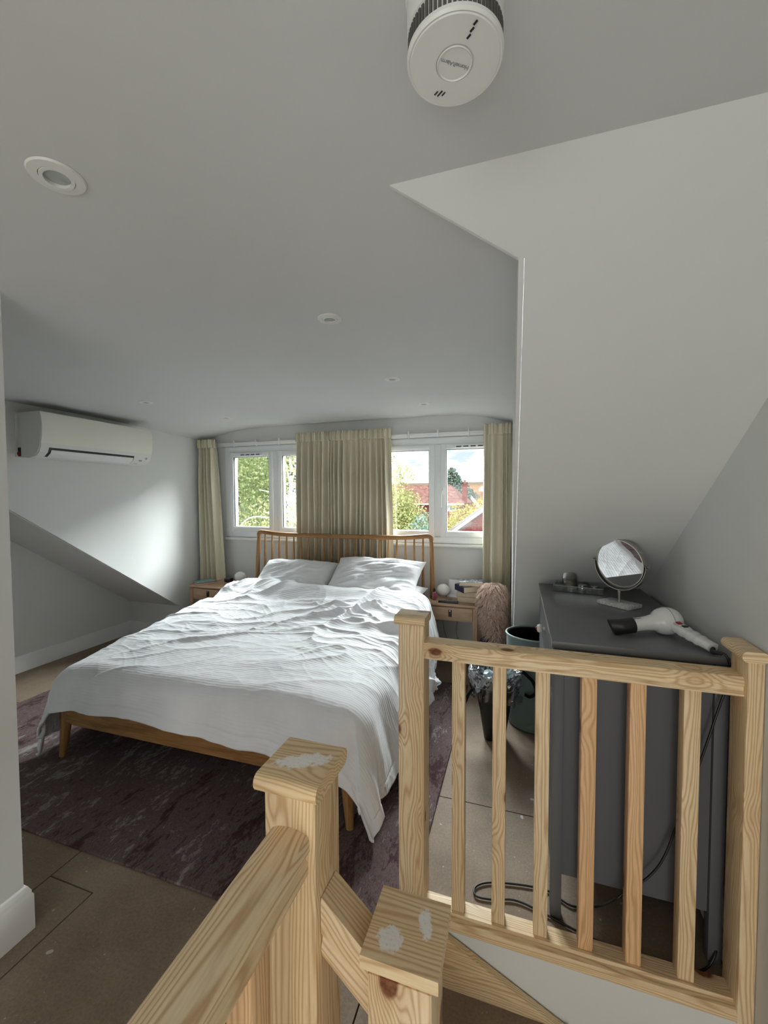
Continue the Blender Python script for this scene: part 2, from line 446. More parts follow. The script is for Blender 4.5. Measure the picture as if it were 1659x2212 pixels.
# floor: dark subfloor with chipboard sheets on it
STX, STY = -.285, 1.375                     # stair opening: x > STX, y < STY
floor = struct('floor', prism([(GX-.1, YB-.1), (-.40, YB-.1), (-.40, .60), (STX, .60), (STX, STY), (RX+.1, STY), (RX+.1, YW+.2), (GX-.1, YW+.2)], -.24, -.022), 'darkbark', smooth=0)
gp = .0025
def sheet(poly):
    cx_ = sum(p[0] for p in poly)/len(poly); cy_ = sum(p[1] for p in poly)/len(poly)
    n_ = len(poly); a_ = sum(poly[i][0]*poly[(i+1) % n_][1]-poly[(i+1) % n_][0]*poly[i][1] for i in range(n_)); q_ = []
    if a_ < 0: poly = poly[::-1]
    for i in range(n_):
        a, b, c = Vector(poly[i-1]), Vector(poly[i]), Vector(poly[(i+1) % n_])
        d1 = (b-a).normalized(); d2 = (c-b).normalized()
        q_.append(tuple(b+Vector((-d1.y, d1.x))*gp+Vector((-d2.y, d2.x))*gp))
    return struct('floor_sheet', prism(q_, -.022, 0.), 'chip', floor, smooth=0)
def rect(x0, x1, y0, y1): sheet([(x0, y0), (x1, y0), (x1, y1), (x0, y1)])
for x0, x1 in ((GX, -2.9), (-2.9, -1.632), (-1.632, -.405)): rect(x0, x1, YB, -.40)
for x0, x1 in ((GX, -2.3), (-2.3, -.405)): rect(x0, x1, -.40, .24)
rect(GX, -2.9, .24, 1.865); rect(-2.9, -1.632, .24, 1.865)
sheet([(-1.632, .24), (-.405, .24), (-.405, 1.865), (-1.632, 1.865), (-1.632, 1.024), (-1.42, 1.024), (-1.42, .60), (-1.632, .60)])
rect(-1.632, -1.42, .60, 1.024)
sheet([(-.405, .60), (STX, .60), (STX, STY), (RX, STY), (RX, 1.865), (-.405, 1.865)])
for x0, x1 in ((GX, -2.2), (-2.2, -1.0), (-1.0, .25), (.25, RX)): rect(x0, x1, 1.865, 2.90)
for x0, x1 in ((GX, -2.9), (-2.9, -1.6), (-1.6, -.4), (-.4, RX)): rect(x0, x1, 2.90, YW)

# ceiling: flat, swelling slightly over the dormer and turned down at its sides
nx, ny = 60, 70
gx = np.linspace(CHX, 0.0, nx); gy = np.linspace(YS+.0, YW, ny)
X, Y = np.meshgrid(gx, gy, indexing='ij')
def ceilz(X, Y):
    w = np.clip((Y-2.3)/1.2, 0, 1); w = w*w*(3-2*w)
    dl = np.clip((X-CHX)/.75, 0, 1); dr = np.clip((-.02-X)/.55, 0, 1)
    prof = 1.985-ZC + (2.087-1.985)*np.sin(dl*PI/2)*np.sin(dr*PI/2)
    return ZC + prof*w
Z = ceilz(X, Y)
Xw = X*1.0
# pull the first rows towards the slanting mouth of the dormer on the right
Pc = np.stack([Xw, Y, Z], -1)
ceiling = bpy.data.objects.new('ceiling', None)
bpy.data.objects.remove(ceiling)
ceiling = gridobj('ceiling', Pc, 'ceil', flip=True); ceiling['kind'] = 'structure'
struct('ceiling.001', B(GX-.1, RX+.1, YB-.1, YS, ZC, ZC+.05), 'ceil', smooth=0)
# sloping roof lining, left of the left cheek and right of the right cheek
def slope(name, xa, xb, y0, y1):
    return struct(name, solidquad([(xa, y0, sz(y0)), (xb, y0, sz(y0)), (xb, y1, sz(y1)), (xa, y1, sz(y1))], (0, .03, .05)), 'wall', smooth=0)
slope('ceiling_slope_left', GX, CHX-.0202, YS, KY)
# right slope, its left edge cut slantwise where the dormer starts
e1 = (-.251, YS, ZC); e2 = (.009, .964, sz(.964)); e2a = (-.0035, .9645, sz(.9645)); e2 = (.009, .9665, sz(.9665)); e3 = (-.027, KY, sz(KY))
struct('ceiling_slope_right', solidquad([e1, (RX, YS, ZC), (RX, KY, sz(KY)), e3, e2, e2a], (0, .02, .03)), 'wall', smooth=0)
# cheek walls of the dormer
t = .02
struct('wall_cheek_left', solidquad([(CHX, YS+.01, sz(YS)-.0), (CHX, YW, 2.05), (CHX, YW, 0), (CHX, KY, 0), (CHX, KY, sz(KY))], (-t, 0, 0)), 'wall', smooth=0)
cr = solidquad([(-.004, .965, ZC+.04), (-.048, YW, ZC+.04), (-.048, YW, 0), (-.040, KY, 0), (-.040, KY, sz(KY)), (-.004, .965, sz(.965))], (.012, 0, 0))
m2 = solidquad([(-.251, YS, ZC+.02), (-.004, .965, ZC+.02), (-.004, .965, sz(.965)), (-.251, YS, ZC)], (.0, .01, 0))
merge(cr, m2)
struct('wall_cheek_right', cr, 'wall', smooth=0)
struct('wall_gable', B(GX-.1, GX, YB, YW, -.02, ZC), 'wall', smooth=0)
struct('wall_knee_left', B(GX, CHX-.021, KY, KY+.05, 0, sz(KY)+.03), 'wall', smooth=0)
struct('wall_knee_right', B(-.03, RX, KY, KY+.05, 0, sz(KY)+.03), 'wall', smooth=0)
struct('wall_right', B(RX, RX+.1, YB, KY+.05, -2.2, ZC), 'wall', smooth=0)
# back wall with an opening behind the added fill light
bw = bmesh.new()
box(bw, GX-.1, -1.7, YB-.1, YB, -.02, ZC); box(bw, -.1, RX+.1, YB-.1, YB, -2.2, ZC)
box(bw, -1.7, -.1, YB-.1, YB, -2.2, .65); box(bw, -1.7, -.1, YB-.1, YB, 1.65, ZC)
struct('wall_back', bw, 'wall', smooth=0)
# near partition at the left edge of the photograph
struct('wall_near_left', B(GX+.01, -1.500, YB, .862, 0.002, ZC), 'wall', smooth=0)
# skirting boards
def skirt(name, pts, h=.14):
    prof = [(0, 0), (.017, 0), (.017, h-.035), (.013, h-.028), (.013, h-.02), (.006, h-.004), (0, h)]
    bm = bmesh.new(); rings = []
    for (x, y, nx_, ny_) in pts: rings.append([bm.verts.new((x+nx_*a, y+ny_*a, z+.001)) for a, z in prof])
    m = len(prof)
    for a, b in zip(rings, rings[1:]):
        for i in range(m): bm.faces.new((a[i], a[(i+1) % m], b[(i+1) % m], b[i]))
    bm.faces.new(rings[0]); bm.faces.new(rings[-1][::-1]); bmesh.ops.recalc_face_normals(bm, faces=bm.faces[:])
    return struct(name, bm, 'trim', smooth=30)
skirt('baseboard_near_left', [(-1.499, YB+.01, 1, 0), (-1.499, .863, 1, 1), (-2.6, .863, 0, 1)], .15)
skirt('baseboard_gable', [(GX+.001, .87, 1, 0), (GX+.001, KY-.001, 1, -1), (CHX-.02, KY-.001, 0, -1)], .13)
skirt('baseboard_right', [(RX-.001, 1.39, -1, 0), (RX-.001, KY-.001, -1, 0)], .13)

# window wall with two openings
W1 = (-2.870, -1.62, .985, 1.900); W2 = (-1.42, -.10, .985, 1.900)
ww = bmesh.new()
box(ww, CHX-.02, W1[0], YW, YW+.075, -.02, 2.12); box(ww, W1[1], W2[0], YW, YW+.075, -.02, 2.12); box(ww, W2[1], .02, YW, YW+.075, -.02, 2.12)
box(ww, W1[0], W1[1], YW, YW+.075, -.02, W1[2]-.03); box(ww, W2[0], W2[1], YW, YW+.075, -.02, W2[2]-.03)
box(ww, W1[0], W1[1], YW, YW+.075, W1[3], 2.12); box(ww, W2[0], W2[1], YW, YW+.075, W2[3], 2.12)
struct('wall_window', ww, 'wall', smooth=0)
def ring(bm, x0, x1, z0, z1, w, y0, y1, bev=.004):
    """a rectangular frame in the XZ plane"""
    ws = w if isinstance(w, tuple) else (w, w, w, w)
    box(bm, x0, x0+ws[0], y0, y1, z0, z1, bev); box(bm, x1-ws[1], x1, y0, y1, z0, z1, bev)
    box(bm, x0+ws[0]-.004, x1-ws[1]+.004, y0, y1, z0, z0+ws[2], bev); box(bm, x0+ws[0]-.004, x1-ws[1]+.004, y0, y1, z1-ws[3], z1, bev)
def window(n, W_, mullx, vent, handle):
    x0, x1, z0, z1 = W_; ya, yb = YW-.012, YW+.06
    f = bmesh.new(); ring(f, x0, x1, z0, z1, .062, ya, yb); box(f, mullx-.030, mullx+.030, ya, yb, z0+.05, z1-.05, .004)
    fo = struct('window_%d' % n, f, 'upvc', smooth=30)
    for k, (a, b) in enumerate(((x0+.058, mullx-.027), (mullx+.027, x1-.058))):
        s = bmesh.new(); ring(s, a, b, z0+.058, z1-.058, .048, ya-.012, yb-.01, .006)
        so_ = sub('sash', s, 'upvc', fo, smooth=30)
        g = bmesh.new(); ring(g, a+.046, b-.046, z0+.104, z1-.104, .005, ya-.004, ya+.012, 0.)
        sub('gasket', g, 'black', so_, smooth=0)
        sub('pane', B(a+.046, b-.046, ya+.010, ya+.016, z0+.104, z1-.104), 'pane', so_, smooth=0)
        if vent == k:
            c = (a+b)/2
            sub('trickle_vent', B(c-.14, c+.14, ya-.024, ya-.012, z1-.098, z1-.068, .004), 'upvc', fo)
            s2 = bmesh.new()
            for q in (-.105, -.045, .015, .075): box(s2, c+q, c+q+.042, ya-.0265, ya-.023, z1-.090, z1-.082)
            sub('vent_slots', s2, 'black', fo, smooth=0)
        if handle == k:
            hx = a+.018 if k == 1 else b-.018
            h = bmesh.new(); box(h, hx-.012, hx+.012, ya-.025, ya-.011, 1.40, 1.47, .005)
            sweep([(hx, ya-.025, 1.435), (hx, ya-.045, 1.435), (hx-.004, ya-.052, 1.40), (hx-.006, ya-.048, 1.30)], circ(.008, 8, .006), h, up=(1, 0, 0))
            sub('window_handle', h, 'upvc', fo)
    return fo
window(1, W1, -2.275, 0, 9)
w2 = window(2, W2, -.665, 1, 1)
# sill boards, one below each window, rounded nose
for k, W_ in ((1, W1), (2, W2)):
    struct('trim_%d' % k, B(W_[0]-.0, W_[1]+.0, YW-.045, YW+.05, W_[2]-.032, W_[2]-.003, .012, 3), 'trim')
# curtain batten and track above the windows
struct('trim_3', B(CHX+.02, -.06, YW-.022, YW, 1.906, 1.945, .003), 'trim')
tr = thing('curtain_track', 'long white plastic curtain track fixed to the batten above the windows', 'curtain track', (-1.6, YW-.04, 1.93))
obj('rail', B(CHX+.03, -.07, YW-.042, YW-.024, 1.926, 1.938, .002), 'upvc', tr)
for i in range(12):
    x = -3.0+.26*i; obj('bracket', B(x-.006, x+.006, YW-.046, YW-.02, 1.90, 1.962, .003), 'upvc', tr)

# ------------------------------------------------------------------ stairs
struct('wall_stairwell', B(STX, RX, STY-.065, STY-.004, -2.2, -.030), 'wall', smooth=0)
struct('wall_stairwell_side', B(-.42, STX-.004, -2.0, .60, -2.2, -.245), 'wall', smooth=0)
M['along'] = pine('pine_grain_along_x')
for nd in M['along'].node_tree.nodes:
    if nd.type == 'MAPPING' and nd.inputs['Location'].is_linked: nd.inputs['Rotation'].default_value = (0, PI/2, 0)
st = thing('staircase', 'winder stairs of plain chipboard treads going down beside the newel posts', 'stairs', (0, .6, -.8))
W0 = (-.12, .62)
polys = [[(-.285, .66), (-.283, 1.29), (.16, 1.29), (-.10, .62)], [(.16, 1.29), (RX-.01, 1.29), (RX-.01, .86), (-.10, .62)], [(RX-.01, .86), (RX-.01, .50), (-.10, .50), (-.10, .62)],
         [(-.10, .50), (RX-.01, .50), (RX-.01, .28), (-.10, .28)], [(-.10, .28), (RX-.01, .28), (RX-.01, .06), (-.10, .06)], [(-.10, .06), (RX-.01, .06), (RX-.01, -.16), (-.10, -.16)]]
for i, p in enumerate(polys):
    z = -.20*(i+1); obj('tread', prism(p, z-.022, z), 'chip', st, smooth=0)
    a, b = (p[0], p[3]) if i == 0 else (p[0], p[-1])
obj('riser', B(-.285, -.270, .66, 1.29, -.20, -.004), 'along', st, smooth=0)
obj('riser', solidquad([(.16, 1.29, -.42), (-.10, .62, -.42), (-.10, .62, -.222), (.16, 1.29, -.222)], (-.015, 0, 0)), 'along', st, smooth=0)
obj('riser', solidquad([(RX-.01, .86, -.62), (-.10, .62, -.62), (-.10, .62, -.422), (RX-.01, .86, -.422)], (0, .015, 0)), 'along', st, smooth=0)
obj('string_board', solidquad([(-.283, 1.305, -.022), (-.205, 1.305, -.036), (.60, 1.305, -.42), (.60, 1.305, -.62), (.02, 1.305, -.27), (-.283, 1.305, -.20)], (0, -.022, 0)), 'along', st, smooth=0)
obj('string_board', B(-.128, -.102, -.9, .53, -2.0, -.35), 'along', st, smooth=0)

# ================================================================== HANDRAILS AND NEWELS
def pinebar(name, x0, x1, y0, y1, z0, z1, axis, mat, parent, bev=.004, sec=None):
    """timber whose grain runs along the bar: modelled along local Z and turned into place"""
    c = Vector(((x0+x1)/2, (y0+y1)/2, (z0+z1)/2)); dx, dy, dz = (x1-x0)/2, (y1-y0)/2, (z1-z0)/2
    if axis == 'z': bm = B(-dx, dx, -dy, dy, -dz, dz, bev); rot = (0, 0, 0)
    elif axis == 'x': bm = B(-dz, dz, -dy, dy, -dx, dx, bev); rot = (0, PI/2, 0)
    else: bm = B(-dx, dx, -dz, dz, -dy, dy, bev); rot = (-PI/2, 0, 0)
    o = obj(name, bm, mat, parent, world=False); o.location = c - parent.location; o.rotation_euler = rot
    return o
def cap(parent, cx, cy, ztop, wx, wy, mat, th=.028, along='x'):
    """half-round nosed cap: section rounded on two sides, end grain on the others"""
    prof = []
    w = (wy if along == 'x' else wx)/2
    for i in range(9):
        a = -PI/2+PI*i/8; prof.append((w-.012+.012*math.cos(a)*1.0, -th/2+th/2*math.sin(a)))
    for i in range(9):
        a = PI/2+PI*i/8; prof.append((-w+.012+.012*math.cos(a), -th/2+th/2*math.sin(a)))
    L = (wx if along == 'x' else wy)/2
    bm = bmesh.new()
    A = [bm.verts.new((-L, p[0], p[1])) for p in prof]; Bv = [bm.verts.new((L, p[0], p[1])) for p in prof]
    bm.faces.new(A); bm.faces.new(Bv[::-1]); n = len(prof)
    for i in range(n): bm.faces.new((A[i], Bv[i], Bv[(i+1) % n], A[(i+1) % n]))
    bmesh.ops.recalc_face_normals(bm, faces=bm.faces[:])
    if along == 'y': rz(bm, PI/2)
    o = obj('cap', bm, mat, parent, world=False); o.location = Vector((cx, cy, ztop))-parent.location
    return o
# pine material for caps has its grain along local X: turn the coordinates
def pinecap(name, smears):
    m = pine(name, smears)
    nt = m.node_tree
    for nd in nt.nodes:
        if nd.type == 'MAPPING' and nd.inputs['Location'].is_linked:
            nd.inputs['Rotation'].default_value = (0, PI/2, 0)
    return m
M['cap1'] = pinecap('pine_cap_smeared', [(.004, -.002, .050, .019, .42)])
M['cap2'] = pinecap('pine_cap', [])
M['cap3'] = pinecap('pine_cap_two_smears', [(-.022, -.022, .020, .020, 0.), (.024, .016, .011, .026, .25)])

nz = thing('newel_post', 'thick pine newel post in front of the bed, its cap smeared with white paint', 'newel post', (-.3355, .5925, -.24))
pinebar('post', -.3785, -.2895, .548, .637, -.24, .940, 'z', 'pine', nz, .003)
cap(nz, -.3345, .5925, .966, .108, .119, 'cap1')
nz2 = thing('newel_post', 'pine newel post by the bedside table, at the left end of the balustrade', 'newel post', (-.335, 1.362, 0.))
pinebar('post', -.379, -.291, 1.320, 1.405, 0.001, .974, 'z', 'pine', nz2, .003)
cap(nz2, -.337, 1.355, 1.001, .104, .108, 'cap2')
nz3 = thing('newel_post', 'slim pine half newel fixed to the right wall, beside the dark chest', 'newel post', (.592, 1.345, -.03))
pinebar('post', .573, RX-.001, 1.302, 1.392, -.03, .968, 'z', 'pine', nz3, .003)
cap(nz3, .582, 1.345, .996, .058, .120, 'cap2', along='y')
nz4 = thing('newel_post', 'low pine newel post on the stairs, cap with two blobs of white filler', 'newel post', (-.153, .585, -.6))
pinebar('post', -.203, -.108, .540, .630, -.62, .706, 'z', 'pine', nz4, .003)
# lower cap: square block with bevelled rim
cb = B(-.057, .057, -.056, .056, -.034, 0, 0.)
ed = [e for e in cb.edges if all(abs(v.co.z+.034) < 1e-5 for v in e.verts)]
bmesh.ops.bevel(cb, geom=ed, offset=.014, segments=1, profile=.5, affect='EDGES')
c4 = obj('cap', cb, 'cap3', nz4, world=False, smooth=20); c4.location = Vector((-.154, .586, .742))-nz4.location

# balustrade: top rail, base rail, six balusters
bal = thing('balustrade', 'pine balustrade with six square spindles in front of the dark chest', 'balustrade', (.14, 1.355, 0))
def railsec(w, h):
    """moulded handrail section (u across, v up), top at v=0"""
    a = w/2
    pts = []
    for i in range(9):
        t_ = PI*i/8; pts.append((a*math.cos(t_)*1.0, -.016+.016*math.sin(t_)**.7 if math.sin(t_) > 0 else -.016))
    pts += [(-a, -h*.45), (-a*.80, -h*.58), (-a*.80, -h*.66), (-a*.92, -h*.76), (-a*.92, -h), (a*.92, -h), (a*.92, -h*.76), (a*.80, -h*.66), (a*.80, -h*.58), (a, -h*.45)]
    return pts
# flatter base-rail style top rail for the balustrade
L = (.573+.291)/2
sec = [(-.033, -.006), (-.026, 0), (.026, 0), (.033, -.006), (.033, -.050), (-.033, -.050)]
sec2 = [(v_, u_) for u_, v_ in sec]
bm = bmesh.new()
A_ = [bm.verts.new((-v_, u_, -L)) for u_, v_ in [(-.036, -.012), (-.030, -.002), (-.026, 0), (.030, 0), (.036, -.008), (.036, -.052), (-.036, -.052), (-.036, -.046), (-.032, -.040), (-.032, -.026), (-.036, -.022)]]
B_ = [bm.verts.new((v.co.x, v.co.y, L)) for v in A_]
n_ = len(A_); bm.faces.new(A_); bm.faces.new(B_[::-1])
for i in range(n_): bm.faces.new((A_[i], B_[i], B_[(i+1) % n_], A_[(i+1) % n_]))
bmesh.ops.recalc_face_normals(bm, faces=bm.faces[:])
tr_ = obj('top_rail', bm, 'pine', bal, world=False, smooth=30); tr_.location = Vector((.141, 1.352, .917))-bal.location; tr_.rotation_euler = (0, PI/2, 0)
bm = bmesh.new()
A_ = [bm.verts.new((-v_, u_, -L-.03)) for u_, v_ in [(-.040, -.004), (-.034, .004), (-.020, .008), (-.016, .015), (.036, .015), (.036, -.030), (-.034, -.030), (-.040, -.022)]]
B_ = [bm.verts.new((v.co.x, v.co.y, L)) for v in A_]
n_ = len(A_); bm.faces.new(A_); bm.faces.new(B_[::-1])
for i in range(n_): bm.faces.new((A_[i], B_[i], B_[(i+1) % n_], A_[(i+1) % n_]))
bmesh.ops.recalc_face_normals(bm, faces=bm.faces[:])
br_ = obj('base_rail', bm, 'pine', bal, world=False, smooth=30); br_.location = Vector((.141, 1.341, .002))-bal.location; br_.rotation_euler = (0, PI/2, 0)
for i, x in enumerate((-.180, -.051, .077, .206, .333, .465)):
    o = pinebar('baluster', x-.0205, x+.0205, 1.334, 1.375, .017, .866, 'z', 'pine_red' if i in (3, 4) else 'pine', bal, .002)
    if i in (3, 4): o['label'] = 'reddish pine spindle'
# near handrail running towards the camera
nr = thing('handrail', 'thick moulded pine handrail running from the smeared newel towards the camera', 'handrail', (-.333, .1, 0))
def rail_obj(name, p0, p1, w, h, mat, parent):
    p0, p1 = Vector(p0), Vector(p1); d = p1-p0; Ln = d.length; t_ = d.normalized()
    up = Vector((0, 0, 1)); s_ = t_.cross(up).normalized(); u_ = s_.cross(t_)
    sc = railsec(w, h); bm = bmesh.new()
    A = [bm.verts.new((a, b, 0)) for a, b in sc]; Bv = [bm.verts.new((a, b, Ln)) for a, b in sc]
    bm.faces.new(A[::-1]); bm.faces.new(Bv); n = len(sc)
    for i in range(n): bm.faces.new((A[i], A[(i+1) % n], Bv[(i+1) % n], Bv[i]))
    bmesh.ops.recalc_face_normals(bm, faces=bm.faces[:])
    rm = Matrix((s_, u_, t_)).transposed()
    if rm.determinant() < 0: rm = Matrix((-s_, u_, t_)).transposed()
    o = obj(name, bm, mat, parent, world=False, smooth=35); o.location = p0-parent.location; o.rotation_euler = rm.to_euler()
    return o
rail_obj('rail', (-.333, .548, .886), (-.333, -.9, .886), .068, .066, 'pine', nr)
for k in range(10):
    y = .440-.128*k
    pinebar('baluster', -.353, -.312, y-.0205, y+.0205, -.02, .822, 'z', 'pine_red' if k == 0 else 'pine', nr, .002)
pinebar('base_rail', -.366, -.300, -.9, .548, -.05, -.02, 'y', 'pine', nr, .004)
# short raked rail between the two near newels
sr = thing('handrail', 'short raked pine handrail between the two nearest newel posts', 'handrail', (-.25, .59, .7))
bm = solidquad([(-.2885, .565, .770), (-.2885, .620, .766), (-.2885, .620, .700), (-.2885, .617, .690), (-.2885, .617, .676), (-.2885, .565, .676), (-.2885, .562, .690), (-.2885, .568, .704), (-.2885, .562, .715), (-.2885, .562, .762)], (.0855, 0, -.076))
# measure along its length: turn the grain by building local frame
tdir = Vector((.0855, 0, -.076)).normalized(); rotm = Matrix((Vector((0, 1, 0)).cross(tdir)*-1, Vector((0, 1, 0)), tdir)).transposed()
q = rotm.to_quaternion().to_matrix().to_4x4()
org = Vector((-.2885, .59, .72)); xf(bm, q.inverted() @ Matrix.Translation(-org))
o = obj('rail', bm, 'pine', sr, world=False, smooth=30); o.location = org-sr.location; o.rotation_euler = q.to_euler()

# ================================================================== FLOOR COVERING
rugp = B(-3.2, -.338, 1.135, 3.03, .001, .011, .003, 1)
tag(obj('rug', rugp, 'rug', smooth=0), 'large distressed plum and grey rug under the bed', 'rug')

# ================================================================== BED
BO = Vector((-1.495, 2.45, 0)); BR = .012
bed = thing('bed', 'oak spindle-back double bed standing on the plum rug below the windows', 'bed', BO, BR)
def lb(x0, x1, y0, y1, z0, z1, bev=.004): return B(x0, x1, y0, y1, z0, z1, bev)
HY = .90                                    # headboard, local y
xl, xr = -.825, .825
RZ = .012
# headboard posts bend into the top rail: one swept piece each
for s_ in (-1, 1):
    pts = spline([(s_*.840, HY-.005, RZ), (s_*.838, HY-.005, .35), (s_*.835, HY, .70), (s_*.828, HY+.01, .95), (s_*.822, HY+.012, 1.035)], 6)
    sub('headboard_post', sweep(pts, circ(.019, 12, .017), up=(0, 1, 0), scales=[1.25-.45*i/(len(pts)-1) for i in range(len(pts))]), 'oak', bed)
pts = spline([(-.828, HY+.012, 1.025), (-.820, HY+.012, 1.052), (-.80, HY+.012, 1.063), (-.76, HY+.012, 1.062), (-.62, HY+.012, 1.048), (-.45, HY+.012, 1.043), (0, HY+.012, 1.042), (.45, HY+.012, 1.043), (.62, HY+.012, 1.048), (.76, HY+.012, 1.062), (.80, HY+.012, 1.063), (.820, HY+.012, 1.052), (.828, HY+.012, 1.025)], 6)
sub('top_rail', sweep(pts, circ(.016, 12, .0195), scales=[.85]*3+[1]*(len(pts)-6)+[.85]*3), 'oakx', bed)
sub('headboard_rail', lb(xl, xr, HY-.012, HY+.016, .34, .40), 'oakx', bed)
for i in range(21):
    x = -.755+i*(1.51/20)
    k = abs(i-10)/10
    zt = 1.035+.012*max(0, (k-.6)/.4)
    b = sweep([(x*1.005, HY, .40), (x*1.003, HY+.003, .62), (x, HY+.006, .85), (x, HY+.012, zt)], circ(.0092, 8), up=(0, 1, 0), scales=[1.2, 1.5, 1.15, .72])
    sub('spindle', b, 'oak', bed)
for s_ in (-1, 1):
    a = s_*.795; sub('side_rail', lb(a-.012, a+.012, -.88, HY-.01, .215, .31), 'oakx', bed)
    # tapered foot leg with shoulder
    pts = [(s_*.812, -.895, .31), (s_*.812, -.895, .20), (s_*.820, -.902, .10), (s_*.828, -.910, RZ)]
    sub('leg', sweep(pts, circ(.030, 12, .026), up=(0, 1, 0), scales=[1, 1, .78, .56]), 'oak', bed)
fr = bmesh.new()
pf = [(-.80, .30), (.80, .30), (.80, .210), (.74, .196), (-.74, .196), (-.80, .210)]
fr = prism(pf, -.912, -.888, 'y')
sub('foot_rail', fr, 'oakx', bed)
for k in range(12):
    y = -.80+.145*k; sub('slat', lb(-.783, .783, y, y+.06, .262, .276, .0), 'ns', bed, smooth=0)

mat_ = obj('mattress', B(-.78, .78, -.87, .84, .278, .482, .045, 4), 'cotton'); mat_.location = BO; mat_.rotation_euler = (0, 0, BR)
tag(mat_, 'white mattress in a fitted sheet under the duvet', 'mattress')

# pillows
def pillow(label, cx, cy, cz, sx, sy, h, rot, seed, flange=.0):
    n = 56; u = np.linspace(-1, 1, n); U_, V_ = np.meshgrid(u, u, indexing='ij')
    prof = (np.clip(1-np.abs(U_)**3.2, 0, 1)*np.clip(1-np.abs(V_)**3.2, 0, 1))**.55
    wr = (vnoise(U_*3+5, V_*3+2, seed)-.5)*.35+(1-np.abs(2*vnoise(U_*2.2+V_*2, V_*9-U_*4, seed+3)-1))**3*.14
    pin = 1-.07*(1-np.abs(V_)**2)*np.abs(U_)**6
    Xp = U_*sx*(1-.05*np.abs(V_)**2*(1-np.abs(U_)))*pin; Yp = V_*sy*(1-.08*np.abs(V_)**4*(1-np.abs(U_)**2))
    top = np.stack([Xp, Yp, h*prof*(1+wr)+.004], -1); bot = np.stack([Xp, Yp, -h*.45*prof], -1)
    V1, F1 = gridmesh(top); V2, F2 = gridmesh(bot); F2 = F2[:, ::-1]+len(V1)
    idx = np.arange(n*n).reshape(n, n); edge = np.concatenate([idx[0, :-1], idx[:-1, -1], idx[-1, :0:-1], idx[:0:-1, 0]])
    Fe = [(int(edge[i]), int(edge[(i+1) % len(edge)]), int(edge[(i+1) % len(edge)])+n*n, int(edge[i])+n*n) for i in range(len(edge))]
    me = bpy.data.meshes.new('pillow'); me.from_pydata(np.concatenate([V1, V2]).tolist(), [], F1.tolist()+F2.tolist()+Fe)
    bmf = bmesh.new(); bmf.from_mesh(me); bmesh.ops.recalc_face_normals(bmf, faces=bmf.faces[:]); bmf.to_mesh(me); bmf.free()
    me.materials.append(M['cotton']); me.polygons.foreach_set('use_smooth', [True]*len(me.polygons))
    o = bpy.data.objects.new('pillow', me); COL.objects.link(o)
    o.location = (cx, cy, cz); o.rotation_euler = rot
    return tag(o, label, 'pillow', 'white bed pillows')
pillow('white pillow on the left side of the bed, against the spindles', -1.83, 3.12, .665, .36, .24, .10, (.62, 0, .02), 11)
pillow('white pillow under the top right one, peeping out at the bed edge', -1.08, 3.07, .590, .38, .25, .07, (.20, 0, -.02), 14)
pillow('white pillow on the right side of the bed, its corner sticking out', -1.10, 3.12, .715, .385, .24, .10, (.62, .0, -.03), 12)

